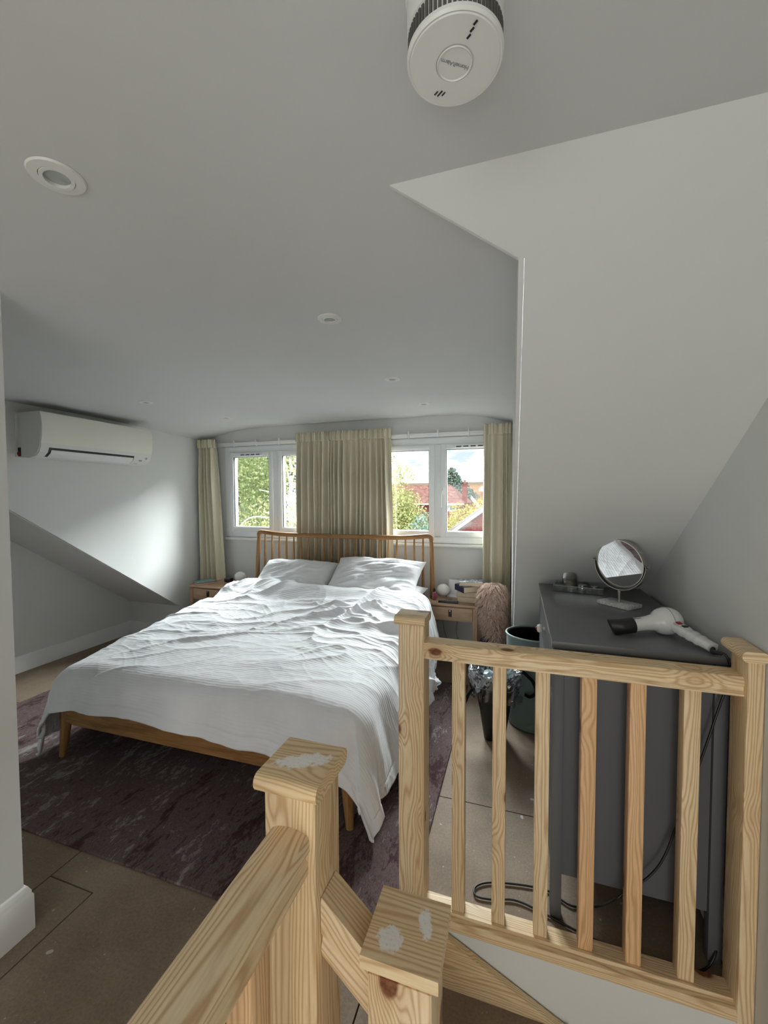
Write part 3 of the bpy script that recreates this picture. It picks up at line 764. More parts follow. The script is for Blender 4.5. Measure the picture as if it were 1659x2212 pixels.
# duvet: draped sheet, hanging over both sides and the foot
def duvet():
    x0, x1, y0, y1 = -.765, .765, -.835, .62
    n, m = 420, 380
    a = np.linspace(x0-.49, x1+.49, n); b = np.linspace(y0-.315, y1-.02, m)
    A, Bb = np.meshgrid(a, b, indexing='ij')
    # edges wander a little
    A = A + (vnoise(A*0+3, Bb*3.1+9, 21)-.5)*.05*np.sign(A)*np.clip(np.abs(A)-x1, 0, 1)/.49
    Bq = Bb + (vnoise(A*2.6+4, Bb*0+1, 22)-.5)*.10*np.clip((y0-Bb)/.315, 0, 1)
    cx = np.clip(A, x0, x1); cy = np.clip(Bq, y0, y1+1)
    dx = A-cx; dy = Bq-cy; e = np.sqrt(dx*dx+dy*dy)+1e-9; ox = dx/e; oy = dy/e
    r = .13; th = np.minimum(e/r, 1.30)
    hor = r*np.sin(th)+np.clip(e-r*1.30, 0, 9)*math.cos(1.30)
    ver = r*(1-np.cos(th))+np.clip(e-r*1.30, 0, 9)*math.sin(1.30)
    # ripples in the hanging part
    per = np.where(np.abs(dx) > np.abs(dy), Bq, A)*1.0
    hang = np.clip((e-.06)/.35, 0, 1)
    rip = (vnoise(per*6+3, e*1.5+2, 31)-.5)*.09+(vnoise(per*15+1, e*2, 32)-.5)*.025
    hor = hor+rip*hang
    X_ = cx+ox*hor; Y_ = cy+oy*hor
    t_ = np.clip((cy-y0)/1.45, 0, 1); ts = t_*t_*(3-2*t_)
    Zt = .535+.105*ts
    Zt += .055*np.exp(-((cy-.47)/.11)**2)*(1-.25*np.abs(cx)) - .02*np.exp(-((cy-.27)/.09)**2)
    Zt -= .03*np.clip((np.abs(cx)-.45)/.32, 0, 1)**2*1.0
    # body of wrinkles: broad swells, long ridges sweeping from lower-left to upper-right, small creases
    q1 = (vnoise(A*2.3+7, Bq*2.0+3, 41)-.5)*.045
    def ridge(ang, fx, fy, seed, pw):
        c_, s_ = math.cos(ang), math.sin(ang); u = A*c_+Bq*s_; v = -A*s_+Bq*c_
        wob = (vnoise(u*2.2+1, v*2.2+8, seed+50)-.5)*.35
        wb2 = (vnoise(u*4.1+3, v*4.3+1, seed+70)-.5)*.30; n_ = vnoise((u+wb2)*fx+4, (v+wob+wb2*.3)*fy+6, seed); return (1-np.abs(2*n_-1))**pw
    env = .35+.9*vnoise(A*2+1, Bq*2+5, 61)
    mid = np.exp(-((Bq-.16)/.48)**2)*.95+.16
    q2 = (ridge(.35, 1.8, 6.5, 42, 4)*.034+ridge(.12, 2.4, 10, 43, 4)*.016+ridge(.75, 1.6, 5.5, 44, 5)*.030)*env*mid
    q3 = (ridge(.25, 5, 22, 45, 4)*.005+ridge(-.3, 4, 18, 46, 4)*.005)*env*(mid+.2)
    q4 = (vnoise(A*38, Bq*38, 47)-.5)*.002
    flat = 1-.55*hang
    Z_ = Zt-ver+(q1+q2+q3+q4)*flat
    # creases of the hanging flanges push outwards
    X_ += ox*(q2*1.2+q3)*hang; Y_ += oy*(q2*1.2+q3)*hang
    # corners gather
    eg = np.minimum(np.minimum(A-a[0], a[-1]-A), Bb-b[0]); gr_ = np.exp(-((eg-.055)/.005)**2)*.006
    X_ -= ox*gr_; Y_ -= oy*gr_
    Z_ = np.maximum(Z_, .03)
    P = np.stack([X_, Y_, Z_], -1)
    o = gridobj('duvet', P, 'duvet')
    md = o.modifiers.new('thick', 'SOLIDIFY'); md.thickness = .012; md.offset = -1
    o.location = BO; o.rotation_euler = (0, 0, BR)
    return tag(o, 'rumpled white striped duvet hanging over the foot and sides of the bed', 'duvet')
duvet()

# ================================================================== CURTAINS
def curtain(label, x0, x1, xb0, xb1, ztop, zbot, folds, seed, amp=.030, y=YW-.100):
    rs = np.random.RandomState(seed)
    n, m = folds*14, 90
    u = np.linspace(0, 1, n); v = np.linspace(0, 1, m); U_, V_ = np.meshgrid(u, v, indexing='ij')
    # irregular fold phase
    ph = np.cumsum(.35+1.3*rs.rand(folds+1)); ph = (ph-ph[0])/(ph[-1]-ph[0])
    phase = np.interp(U_+ (vnoise(U_*5, V_*2.0+seed, seed)-.5)*.05*np.clip(V_*2.5, 0, 1), ph, np.arange(folds+1))
    am = amp*(.75+.6*vnoise(phase*.7, V_*1.2, seed+1))
    tt = V_*(ztop-zbot)
    head = np.clip(tt/.09, 0, 1)
    w = np.sin(phase*2*PI); w = np.sign(w)*np.abs(w)**.75
    fine = np.sin(phase*2*PI*3.0)*.006
    ydisp = am*w*(.45+.55*np.clip(tt/.35, 0, 1))*(.35+.65*head)+fine*(1-head)+.004*np.exp(-((tt-.085)/.012)**2)
    xx = (x0+(x1-x0)*U_)*(1-V_)+(xb0+(xb1-xb0)*U_)*V_
    xx = xx+np.cos(phase*2*PI)*.006*head
    ff = 1+.10*np.exp(-((tt)/.02)**2)*np.sin(phase*2*PI*1.0)
    z = ztop-tt+ (np.sin(phase*2*PI)*.006)*(1-head)
    P = np.stack([xx, y-ydisp*1.0, z], -1)
    o = gridobj('curtain', P, 'curtain')
    th = thing('curtain', label, 'curtain', ((x0+x1)/2, y, zbot), 0, 'beige window curtains')
    o.name = 'curtain_cloth'; o.parent = th; o.matrix_parent_inverse = Matrix.Translation(-th.location)
    md = o.modifiers.new('thick', 'SOLIDIFY'); md.thickness = .003
    # gathered heading tape
    k = 10
    uu = np.linspace(0, 1, folds*18); vv = np.linspace(0, 1, k); U2, V2 = np.meshgrid(uu, vv, indexing='ij')
    ph2 = np.interp(U2, ph, np.arange(folds+1)); w2 = np.sin(ph2*2*PI); yd = amp*.5*w2+np.abs(np.sin(ph2*2*PI*1.5))*.022
    P2 = np.stack([x0+(x1-x0)*U2+np.cos(ph2*2*PI)*.006, y-.006-yd-.008*np.sin(V2*PI), ztop+.006-V2*.078+np.abs(np.sin(ph2*2*PI*1.5))*.006*(1-V2)], -1)
    o2 = gridobj('heading', P2, 'curtain'); o2.parent = th; o2.matrix_parent_inverse = Matrix.Translation(-th.location)
    md = o2.modifiers.new('thick', 'SOLIDIFY'); md.thickness = .003
    return th
curtain('narrow beige curtain at the left end of the windows, by the left cheek wall', -3.105, -2.915, -3.115, -2.80, 1.962, .06, 4, 3, .034)
curtain('left one of the two beige curtains drawn together behind the headboard', -1.985, -1.50, -2.00, -1.52, 1.975, .10, 10, 4, .040)
curtain('right one of the two beige curtains drawn together behind the headboard', -1.515, -1.065, -1.525, -1.045, 1.975, .10, 9, 9, .042)
curtain('beige curtain at the right end of the windows, above the furry throw', -.272, -.066, -.285, -.062, 1.965, .05, 4, 6, .034)

# ================================================================== BEDSIDE TABLES
def table(label, cx, cy):
    t_ = thing('bedside_table', label, 'bedside table', (cx, cy, 0))
    w, d, h = .215, .180, .55
    top = B(-w, w, -d, d, h-.020, h, .009, 3); sub('tabletop', top, 'ns', t_)
    for sx in (-1, 1):
        for sy in (-1, 1):
            x = sx*(w-.024); y = sy*(d-.024)
            leg = sweep([(x, y, h-.019), (x, y, .30), (x+sx*.004, y+sy*.004, .001)], [(-.017, -.017), (.017, -.017), (.017, .017), (-.017, .017)], up=(0, 1, 0), scales=[1, 1, .8])
            sub('leg', leg, 'nsz', t_, smooth=0)
    sub('carcass', B(-w+.012, w-.012, -d+.020, d-.012, .425, h-.021, .0), 'ns', t_, smooth=0)
    dr = sub('drawer', B(-w+.044, w-.044, -d+.006, -d+.019, .420, h-.026, .002), 'ns', t_)
    sub('drawer_pull', B(-.013, .013, -d+.001, -d+.005, .452, .507, .0015), 'blackplastic', dr)
    sub('stud', mv(xf(lathe([(0, 0), (.004, 0), (.004, .002), (0, .003)], 10), Matrix.Rotation(PI/2, 4, 'X')), 0, -d+.0005, .499), 'silver', dr)
    return t_
tR = table('pale oak bedside table on the right of the bed, with the stack of books', -.500, 3.385)
tL = table('pale oak bedside table on the left of the bed, half hidden by the duvet', -2.775, 3.345)
# power leads behind the right-hand table
for k, (pp, lb_) in enumerate((([(-.62, YW-.02, .40), (-.60, YW-.03, .22), (-.54, YW-.03, .08), (-.50, YW-.04, .006)], 'thin white lead hanging behind the right bedside table, nearer the bed'), ([(-.47, YW-.02, .40), (-.50, YW-.03, .22), (-.44, YW-.03, .08), (-.40, YW-.04, .006)], 'thin white lead hanging behind the right bedside table, nearer the curtain'))):
    tag(obj('power_lead', tube(spline(pp, 6), .0025, 6), 'linen_grey'), lb_, 'cable')

def egg(label, x, y, z, r):
    t_ = thing('table_lamp', label, 'lamp', (x, y, z))
    pr = [(0, .006)]+[(r*math.sin(a)*1.06, r*.93*(1-math.cos(a))+.004) for a in np.linspace(.25, PI-.01, 18)]+[(0, r*1.86+.004)]
    sub('glass_globe', lathe(pr, 36), 'opal', t_, smooth=60)
    sub('base', lathe([(0, 0), (r*.38, 0), (r*.38, .006), (0, .006)], 24), 'white_plastic', t_)
egg('egg-shaped white glass lamp beside the perfume bottle on the right table', -.597, 3.455, .55, .054)
egg('egg-shaped white glass lamp beside the black speaker on the left table', -2.615, 3.44, .55, .054)
# smart speaker puck
sp = thing('smart_speaker', 'round black smart speaker puck on the left bedside table', 'speaker', (-2.745, 3.43, .55))
sub('body', lathe([(0, 0), (.038, 0), (.043, .006), (.043, .027), (.040, .034), (0, .034)], 32), 'blackplastic', sp)
sub('top_plate', mv(lathe([(0, .034), (.037, .034), (.037, .0355), (0, .0355)], 32), 0, 0, 0), 'grey', sp)
# books
def book(label, cx, cy, z, w, d, h, rot, cover, pages='paper', group=None, cat='book'):
    t_ = thing('book', label, cat, (cx, cy, z), rot, group)
    M_ = cover
    sub('page_block', B(-w/2+.002, w/2-.003, -d/2+.002, d/2-.002, .0022, h-.0022), pages, t_, smooth=0)
    c = bmesh.new(); box(c, -w/2, w/2, -d/2, d/2, 0, .0018); box(c, -w/2, w/2, -d/2, d/2, h-.0018, h); box(c, -w/2-.0015, -w/2+.001, -d/2, d/2, 0, h)
    sub('cover', c, M_, t_, smooth=0)
    return t_
def covermat(name, c1, c2, sc=40):
    m = NT(name, .45, .4); v = m.co(); m.col(m.ramp(m.noise(v, sc, 4, .7), [(.45, c1), (.55, c2)])); return m.m
M['cov_teal'] = covermat('teal_cover', (.10, .32, .33), (.22, .45, .46))
M['cov_red'] = covermat('red_cover', (.30, .05, .06), (.42, .10, .09), 15)
M['cov_cream'] = covermat('cream_cover', (.60, .52, .40), (.66, .58, .45), 15)
M['cov_navy'] = covermat('navy_cover', (.02, .025, .07), (.03, .04, .10), 15)
M['cov_white'] = covermat('white_illustrated_cover', (.80, .82, .90), (.16, .18, .28), 28)
book('slim red-covered book lying under the teal one on the left table', -2.90, 3.285, .55, .115, .19, .016, -.55, 'cov_red')
book('slim teal-covered book on top of the red one, left table', -2.915, 3.290, .5665, .105, .175, .007, -.62, 'cov_teal', 'whitepaint')
book('thick paperback at the bottom of the stack on the right table', -.372, 3.360, .55, .175, .115, .040, PI/2+1.57, 'cov_cream')
book('paperback second from the bottom of the stack, right table', -.378, 3.365, .591, .170, .112, .020, 0.03, 'cov_cream')
book('paperback third from the bottom of the stack, right table', -.376, 3.360, .612, .165, .115, .026, -.02, 'cov_cream')
book('thick navy-edged hardback turned askew, second from the top', -.362, 3.345, .639, .19, .150, .046, .62, 'cov_navy')
book('paperback with a white illustrated cover, topmost of the stack', -.352, 3.335, .686, .185, .115, .034, .12+PI, 'cov_white')
# perfume
pf_ = thing('perfume_bottle', 'small clear perfume bottle with a pink label and black stopper', 'perfume bottle', (-.648, 3.330, .55))
sub('bottle', B(-.019, .019, -.013, .013, 0, .066, .003), 'acrylic', pf_); sub('label_panel', B(-.002, .017, -.0145, -.0135, .010, .058), plain('pink_label', (.62, .05, .12), .4), pf_, smooth=0)
sub('liquid', B(-.015, .015, -.009, .009, .005, .052), plain('pale_liquid', (.66, .60, .60), .2), pf_)
sub('stopper', mv(lathe([(0, 0), (.008, 0), (.0095, .012), (.006, .024), (0, .028)], 16), 0, 0, .066), 'blackplastic', pf_)
# white photo stand and box
ph_ = thing('phone_stand', 'white upright stand with a flat base behind the book stack', 'stand', (-.505, 3.475, .55), -.1)
sub('base', B(-.055, .055, -.045, .045, 0, .012, .004), 'whitepaint', ph_)
bk = B(-.048, .048, -.005, .005, 0, .125, .004); xf(bk, Matrix.Translation((-.01, .02, .010)) @ Matrix.Rotation(-.22, 4, 'X')); sub('back_plate', bk, 'whitepaint', ph_)
# remote
rm = thing('remote_control', 'long black remote control at the front of the right table', 'remote control', (-.520, 3.255, .55), -.03)
sub('body', B(-.078, .078, -.020, .020, 0, .016, .004), 'blackplastic', rm)
for i in range(10):
    for j in range(3): sub('button', B(-.068+i*.014, -.060+i*.014, -.015+j*.0115, -.008+j*.0115, .0155, .0175, .0), 'linen_grey', rm, smooth=0)
# keyring / hair tie
hb = thing('hair_tie', 'thin dark hair tie lying between remote and stand', 'hair tie', (-.520, 3.36, .5515))
sub('loop', tube([(.014*math.cos(a), .017*math.sin(a), .001) for a in np.linspace(0, 2*PI, 20)], .0014, 6), 'blackplastic', hb)
sub('loose_end', tube(spline([(-.013, 0, .001), (-.028, .010, .001), (-.035, -.004, .001)], 5), .0012, 6), 'blackplastic', hb)

# ================================================================== FURRY THROW ON A STOOL, BIN, HAMPER
def strands(center_fn, n, L, w, seed):
    pass
def fur():
    rs = np.random.RandomState(5)
    cx, cy = -.174, 3.22
    # core body: rounded column, narrower at the foot
    zs = np.linspace(.26, .735, 16)
    def rad(z):
        t_ = (z-.26)/.475; return (.030+.064*math.sin(min(1, t_*1.35)*PI/2))*(max(0., 1-max(0, (t_-.74)/.26)**2.4))**.5
    bm = lathe([(0, .26)]+[(max(.004, rad(z)), z) for z in zs]+[(0, .737)], 28); xf(bm, Matrix.Translation((cx, cy, 0)) @ Matrix.Scale(.80, 4, (0, 1, 0)))
    root = thing('fur_throw', 'shaggy pinkish-beige fur throw bundled between table and curtain', 'throw', (cx, cy, .25))
    m = NT('pinkish_fur', .85, .15); v = m.co(); k = m.noise(v, 60, 4); m.col(m.ramp(k, [(.35, (.25, .15, .11)), (.65, (.48, .32, .25))]))
    m2_ = NT('fur_tips', .8, .2); v = m2_.co(); k = m2_.noise(v, 35, 4); m2_.col(m2_.ramp(k, [(.3, (.50, .34, .27)), (.7, (.85, .66, .55))]))
    for v_ in bm.verts: v_.co.x += .03*max(0, (.50-v_.co.z)/.24)
    obj('hide', bm, m.m, root)
    V = []; F = []
    for i in range(5200):
        z = .27+.46*rs.rand()**.9; a = rs.rand()*2*PI; r = rad(z)
        p = np.array([cx+.03*max(0, (.50-z)/.24)+r*math.cos(a), cy+.8*r*math.sin(a), z]); nrm = np.array([math.cos(a), math.sin(a), .25])
        if z > .70: nrm[2] += .4
        tan = np.array([-math.sin(a), math.cos(a), 0])*(rs.rand()-.5)*.9
        L_ = .040+.04*rs.rand(); w = .0012+.0010*rs.rand()
        side = np.array([-math.sin(a), math.cos(a), 0])*w
        q = p; d = nrm*.8+tan+np.array([0, 0, -.35]); d /= np.linalg.norm(d); base = len(V)
        wv = rs.rand()*6
        for s_ in range(4):
            k_ = 1-s_/3.6
            wob = np.array([-math.sin(a), math.cos(a), 0])*math.sin(wv+s_*1.7)*.004
            V += [q-side*k_+wob, q+side*k_+wob]
            q = q+d*L_/3; d = d+np.array([0, 0, -.55]); d /= np.linalg.norm(d)
        for s_ in range(3): F.append((base+2*s_, base+2*s_+1, base+2*s_+3, base+2*s_+2))
    o = obj('fur_strands', ([tuple(x) for x in V], [], F), m2_.m, root, smooth=60); o['kind'] = 'stuff'
fur()
nb = thing('fabric_bag', 'dark navy speckled cloth bundle under the fur throw', 'bag', (-.215, 3.22, 0))
def speckle():
    m = NT('navy_speckled_cloth', .85, .15); v = m.co(); vo = m.n('TexVoronoi', Scale=90.); m.l(v, vo.inputs['Vector'])
    m.col(m.mix(m.g(vo.outputs['Distance'], .25, .18), (.012, .016, .06), (.18, .20, .30))); return m.m
g_ = lathe([(0, 0), (.075, .004), (.088, .05), (.080, .14), (.060, .22), (.034, .28), (.012, .33), (0, .34)], 24)
for v in g_.verts: v.co.x += .012*math.sin(v.co.z*40+v.co.y*30); v.co.y *= .8; v.co.y += .008*math.sin(v.co.z*55+v.co.x*40)
sub('body', g_, speckle(), nb, smooth=60)
sub('drawstring', tube(spline([(-.01, -.02, .335), (-.05, -.06, .30), (-.06, -.075, .20)], 6), .003, 6), 'navy', nb)

hp = thing('laundry_basket', 'tall sage-grey felt laundry basket standing beside the chest', 'laundry basket', (.105, 2.645, 0))
h_ = lathe([(0, .004), (.135, .004), (.150, .012), (.158, .15), (.165, .35), (.166, .545), (.171, .553), (.171, .560), (.162, .560), (.158, .545), (.150, .03), (0, .03)], 48)
xf(h_, Matrix.Scale(.86, 4, (0, 1, 0)))
for v in h_.verts:
    a = math.atan2(v.co.y, v.co.x)
    if .02 < v.co.z < .50: v.co.x *= 1+.02*math.sin(3*a+v.co.z*9); v.co.y *= 1+.02*math.sin(3*a+v.co.z*9)
sub('body', h_, 'hamper', hp, smooth=60)
ln = lathe([(.159, .556), (.157, .54), (.147, .035), (0, .034)], 40); xf(ln, Matrix.Scale(.86, 4, (0, 1, 0))); sub('lining', ln, 'blackcloth', hp, smooth=60)
sub('rim', xf(sweep([(.1685*math.cos(a), .1685*math.sin(a), .560) for a in np.linspace(0, 2*PI, 49)], circ(.005, 8)), Matrix.Scale(.86, 4, (0, 1, 0))), plain('pale_rim', (.30, .36, .35), .5), hp, smooth=60)
sub('strap_handle', sweep(spline([(-.075, -.150, .44), (-.085, -.165, .40), (-.050, -.185, .375), (-.015, -.190, .34), (.000, -.182, .28), (-.030, -.170, .245), (-.060, -.158, .25)], 6), [(-.009, -.002), (.009, -.002), (.009, .002), (-.009, .002)], up=(0, 1, 0)), 'blackcloth', hp, smooth=30)
sub('strap_tab', B(-.105, -.075, -.148, -.140, .36, .46, .002), 'blackcloth', hp)

bn = thing('waste_bin', 'black tapered waste bin lined with a crumpled clear bag', 'bin', (-.118, 2.42, 0))
def taper(w0, w1, z0, z1, open_=True):
    bm = bmesh.new(); n = 32
    def rr(w, z): 
        out = []
        for i in range(n):
            a = 2*PI*i/n; c_, s_ = math.cos(a), math.sin(a); k = 1/(abs(c_)**5+abs(s_)**5)**(1/5); out.append(bm.verts.new((w*k*c_, w*.8*k*s_, z)))
        return out
    A = rr(w0*.9, z0); A2 = rr(w0, z0+.01); Bq = rr(w1, z1); C_ = rr(w1-.004, z1); D_ = rr(w0-.004, z0+.012)
    for a, b in ((A, A2), (A2, Bq), (Bq, C_), (C_, D_)):
        for i in range(n): bm.faces.new((a[i], a[(i+1) % n], b[(i+1) % n], b[i]))
    bm.faces.new(A[::-1]); bm.faces.new(D_); bmesh.ops.recalc_face_normals(bm, faces=bm.faces[:]); return bm
sub('body', taper(.058, .103, 0.001, .315), 'blackplastic', bn, smooth=50)
# crumpled liner
n, m = 90, 44
u = np.linspace(0, 2*PI, n); v = np.linspace(0, 1, m); U_, V_ = np.meshgrid(u, v, indexing='ij')
rr_ = .088+.034*np.sin(V_*PI*.75)+ (vnoise(U_*3.2, V_*4, 71)-.5)*.05*V_
zz = .30+.085*np.sin(V_*PI)**.8-.075*np.clip(V_-.62, 0, 1)/.38*(.5+vnoise(U_*2+3, V_*0+2, 72))
cr_ = (1-np.abs(2*vnoise(U_*5+V_*4, V_*7+U_, 73)-1))**2*.022+(1-np.abs(2*vnoise(U_*13, V_*9+U_*3, 74)-1))**2*.010
P = np.stack([(rr_+cr_)*np.cos(U_), (rr_+cr_)*.85*np.sin(U_), zz+cr_], -1)
P[-1] = P[0]
lo = gridobj('bag_liner', P, 'film', bn)
V2 = np.random.RandomState(8)
rub = bmesh.new()
for k in range(7):
    b = bmesh.new(); bmesh.ops.create_icosphere(b, subdivisions=2, radius=.030)
    for vv_ in b.verts: vv_.co *= .75+.5*V2.rand()
    mv(b, (V2.rand()-.5)*.09, (V2.rand()-.5)*.07, .315+.045*V2.rand()); merge(rub, b)
sub('rubbish', rub, plain('pale_blue_wrapping', (.34, .42, .46), .4, var=.4), bn, smooth=0)
sub('spotted_wrapper', mv(B(-.03, .03, -.02, .02, -.006, .006, .003), .02, -.035, .395), speckle(), bn)
sub('strap_handle', sweep(spline([(-.102, -.02, .30), (-.14, -.03, .26), (-.165, -.035, .20), (-.172, -.035, .18)], 5), [(-.008, -.002), (.008, -.002), (.008, .002), (-.008, .002)], up=(0, 1, 0)), 'blackcloth', bn)

# ================================================================== CHEST OF DRAWERS
DX0, DX1, DY0, DY1, DZ = .112, .585, 1.425, 2.348, .93
ch = thing('chest_of_drawers', 'dark grey chest of drawers behind the balustrade, against the right wall', 'chest of drawers', ((DX0+DX1)/2, 1.9, 0))
obj('top_board', B(DX0-.004, DX1, DY0-.004, DY1, DZ-.022, DZ, .0015), 'grey', ch)
obj('edge_highlight', B(DX0-.0052, DX0-.0042, DY0, DY1-.02, DZ-.020, DZ-.002), 'silver', ch, smooth=0)  # bright strip standing in for the highlight along the top's left edge
for (a, b) in ((DX0, DX0+.034), (DX1-.034, DX1)):
    obj('leg', B(a, b, DY0, DY0+.034, .001, DZ-.023, .001), 'greyside', ch); obj('leg', B(a, b, 2.30-.034, 2.30, .001, DZ-.023, .001), 'greyside', ch)
obj('side_panel', B(DX0+.035, DX1-.035, DY0+.012, DY0+.028, .148, DZ-.023), 'greyside', ch, smooth=0)
obj('carcass', B(DX0+.022, DX1-.004, DY0+.036, 2.262, .150, DZ-.024), 'greyside', ch, smooth=0)
zs_ = [.155, .345, .535, .725, .900]
for i in range(4):
    d = obj('drawer', B(DX0+.001, DX0+.020, DY0+.037, 2.262, zs_[i]+.003, zs_[i+1]-.003, .0015), 'greyside', ch)
    for yk in (1.865,):
        zk = (zs_[i]+zs_[i+1])/2+.02
        kb = lathe([(0, 0), (.006, 0), (.006, .010), (.015, .014), (.018, .022), (.014, .031), (0, .034)], 20)
        xf(kb, Matrix.Translation((DX0+.001, yk, zk)) @ Matrix.Rotation(-PI/2, 4, 'Y'))
        obj('knob', kb, 'knobmat' if 0 else 'opal', d)
        kc = lathe([(0, .0345), (.008, .0335), (.010, .030), (.004, .0385), (0, .039)], 14)
        xf(kc, Matrix.Translation((DX0+.001, yk, zk)) @ Matrix.Rotation(-PI/2, 4, 'Y'))
        obj('knob_centre', kc, 'red', d)
# tray
ty = thing('tray', 'shallow clear acrylic tray at the far end of the chest', 'tray', (.290, 2.235, DZ), -.20)
w, d, h = .108, .082, .030
t_ = bmesh.new(); box(t_, -w, w, -d, d, .001, .004, .001); box(t_, -w, w, -d, -d+.003, .0045, h, .001); box(t_, -w, w, d-.003, d, .0045, h, .001); box(t_, -w, -w+.003, -d+.0035, d-.0035, .0045, h, .001); box(t_, w-.003, w, -d+.0035, d-.0035, .0045, h, .001)
sub('tray_body', t_, 'acrylic', ty, smooth=0)
r_ = bmesh.new(); ring_pts = [(-w, -d, h), (w, -d, h), (w, d, h), (-w, d, h), (-w, -d, h)]
sub('rim', tube(ring_pts, .0012, 6, r_), plain('polished_edge', (.50, .52, .52), .15), ty)
def on_tray(x, y): 
    c_, s_ = math.cos(-.20), math.sin(-.20); return (.290+x*c_-y*s_, 2.235+x*s_+y*c_, DZ+.0045)
cg = thing('candle_glass', 'smoky glass candle tumbler standing in the clear tray', 'candle', on_tray(-.045, .02))
sub('tumbler', lathe([(0, 0), (.028, 0), (.034, .006), (.036, .085), (.034, .085), (.031, .010), (0, .009)], 32), 'smoke_glass', cg, smooth=50)
sub('wax', lathe([(0, .010), (.0305, .010), (.0315, .030), (0, .030)], 28), plain('old_wax', (.48, .42, .32), .6), cg)
tin = thing('small_jar', 'small silver lidded jar in the middle of the clear tray', 'jar', on_tray(.018, -.035))
sub('body', lathe([(0, 0), (.017, 0), (.019, .004), (.019, .020), (.0175, .022), (0, .022)], 24), 'silver', tin, smooth=40)
sub('lid', lathe([(0, .0225), (.0205, .0225), (.0205, .030), (.012, .031), (0, .027)], 24), 'silver', tin, smooth=40)
tin2 = thing('small_jar', 'little glass jar at the right end of the clear tray', 'jar', on_tray(.070, -.015))
sub('body', lathe([(0, 0), (.013, 0), (.015, .004), (.015, .016), (0, .016)], 20), 'smoke_glass', tin2, smooth=40)
sub('lid', lathe([(0, .0165), (.013, .0165), (.013, .023), (0, .023)], 20), 'silver', tin2, smooth=40)
dish = thing('tealight', 'flat silver tealight tin below the candle glass, in the tray', 'tealight', on_tray(-.030, -.050))
sub('cup', lathe([(0, 0), (.018, 0), (.0185, .009), (.0175, .009), (.017, .004), (0, .0035)], 22), 'silver', dish, smooth=40)

# mirror
mr_ = thing('vanity_mirror', 'round swivel mirror in a nickel hoop on a marble base', 'mirror', (.412, 1.966, DZ), 0)
def marble():
    m = NT('white_marble', .3, .45); v = m.co(); k = m.noise(v, 22, 8, .7, 1.8); m.col(m.ramp(k, [(.42, (.80, .80, .79)), (.5, (.52, .53, .54)), (.55, (.80, .80, .79)), (.8, (.86, .86, .85))])); return m.m
ba = B(-.070, .070, -.046, .046, .001, .016, .001); rz(ba, -.80); sub('base', ba, marble(), mr_)
nrm = Vector((-.69, -.705, -.13)).normalized(); ux = Vector((0, 0, 1)).cross(nrm).normalized(); uz = nrm.cross(ux)
fm = Matrix((ux, uz, nrm)).transposed().to_4x4(); fm.translation = Vector((0, 0, .181))
f2 = Matrix((ux, Vector((0, 0, 1)), ux.cross(Vector((0, 0, 1))))).transposed().to_4x4(); f2.translation = Vector((0, 0, .181))
disc = lathe([(0, .0045), (.0985, .0045), (.0985, .0035), (0, .0035)], 64); sub('mirror_glass', xf(disc, fm), 'mirror', mr_, smooth=20)
fr_ = lathe([(.0980, .006), (.102, .0065), (.1035, .004), (.1035, -.014), (.100, -.016), (0, -.016), (0, -.014), (.098, -.013), (.098, .006)], 64); sub('frame', xf(fr_, fm), 'chrome', mr_, smooth=40)
arc = [(.1115*math.cos(a), .1115*math.sin(a), 0) for a in np.linspace(PI, 2*PI, 40)]
sub('yoke', xf(sweep(arc, [(-.002, -.0085), (.002, -.0085), (.002, .0085), (-.002, .0085)], up=(0, 0, 1)), f2), 'chrome', mr_, smooth=40)
for s_ in (-1, 1):
    pv = lathe([(0, 0), (.004, 0), (.004, .010), (.007, .012), (.007, .018), (0, .020)], 14); xf(pv, Matrix.Translation((s_*.1035, 0, 0)) @ Matrix.Rotation(s_*PI/2, 4, 'Y')); sub('pivot', xf(pv, f2), 'chrome', mr_)
sub('pole', mv(lathe([(0, .014), (.0065, .014), (.0065, .072), (0, .072)], 18), 0, 0, 0), 'chrome', mr_)

# hair dryer
hd = thing('hair_dryer', 'white hair dryer with black nozzle lying on the dark chest', 'hair dryer', (.475, 1.600, DZ+.0468), math.radians(197))
# local +X points from bulb to nozzle
pr = []
for a in np.linspace(0, PI*.80, 16): pr.append((.0452*math.sin(a)*1.0, .052*(-math.cos(a))))
pr = [(0, -.056)]+[(r_, z_) for r_, z_ in pr[1:]]+[(.024, .062), (.0225, .080), (.0225, .130), (.0, .130)]
prs = []
for i, (r_, z_) in enumerate(pr): prs.append((r_, z_))
bd = lathe(prs, 40); tilt = Matrix.Rotation(.13, 4, 'Y')
xf(bd, tilt @ Matrix.Rotation(PI/2, 4, 'Y')); M['dryer'] = plain('glossy_white_abs', (.74, .75, .73), .18, .5)
sub('body', bd, 'dryer', hd, smooth=60)
sm_ = sweep([(.0460*math.cos(a), .0460*math.sin(a), 0) for a in np.linspace(0, 2*PI, 41)], circ(.0008, 5)); xf(sm_, tilt @ Matrix.Rotation(PI/2, 4, 'Y') @ Matrix.Translation((0, 0, -.004))); sub('seam', sm_, 'linen_grey', hd)
nzl = bmesh.new(); rings = []
for xx_, ry, rz_ in ((.110, .0255, .0255), (.150, .026, .025), (.156, .023, .026), (.182, .010, .030)):
    rings.append([nzl.verts.new((xx_-(.35*rz_*math.sin(2*PI*i/28)*-1 if xx_ > .17 else 0), ry*math.cos(2*PI*i/28), rz_*math.sin(2*PI*i/28))) for i in range(28)])
for a, b in zip(rings, rings[1:]):
    for i in range(28): nzl.faces.new((a[i], a[(i+1) % 28], b[(i+1) % 28], b[i]))
nzl.faces.new(rings[0][::-1]); nzl.faces.new(rings[-1]); bmesh.ops.recalc_face_normals(nzl, faces=nzl.faces[:])
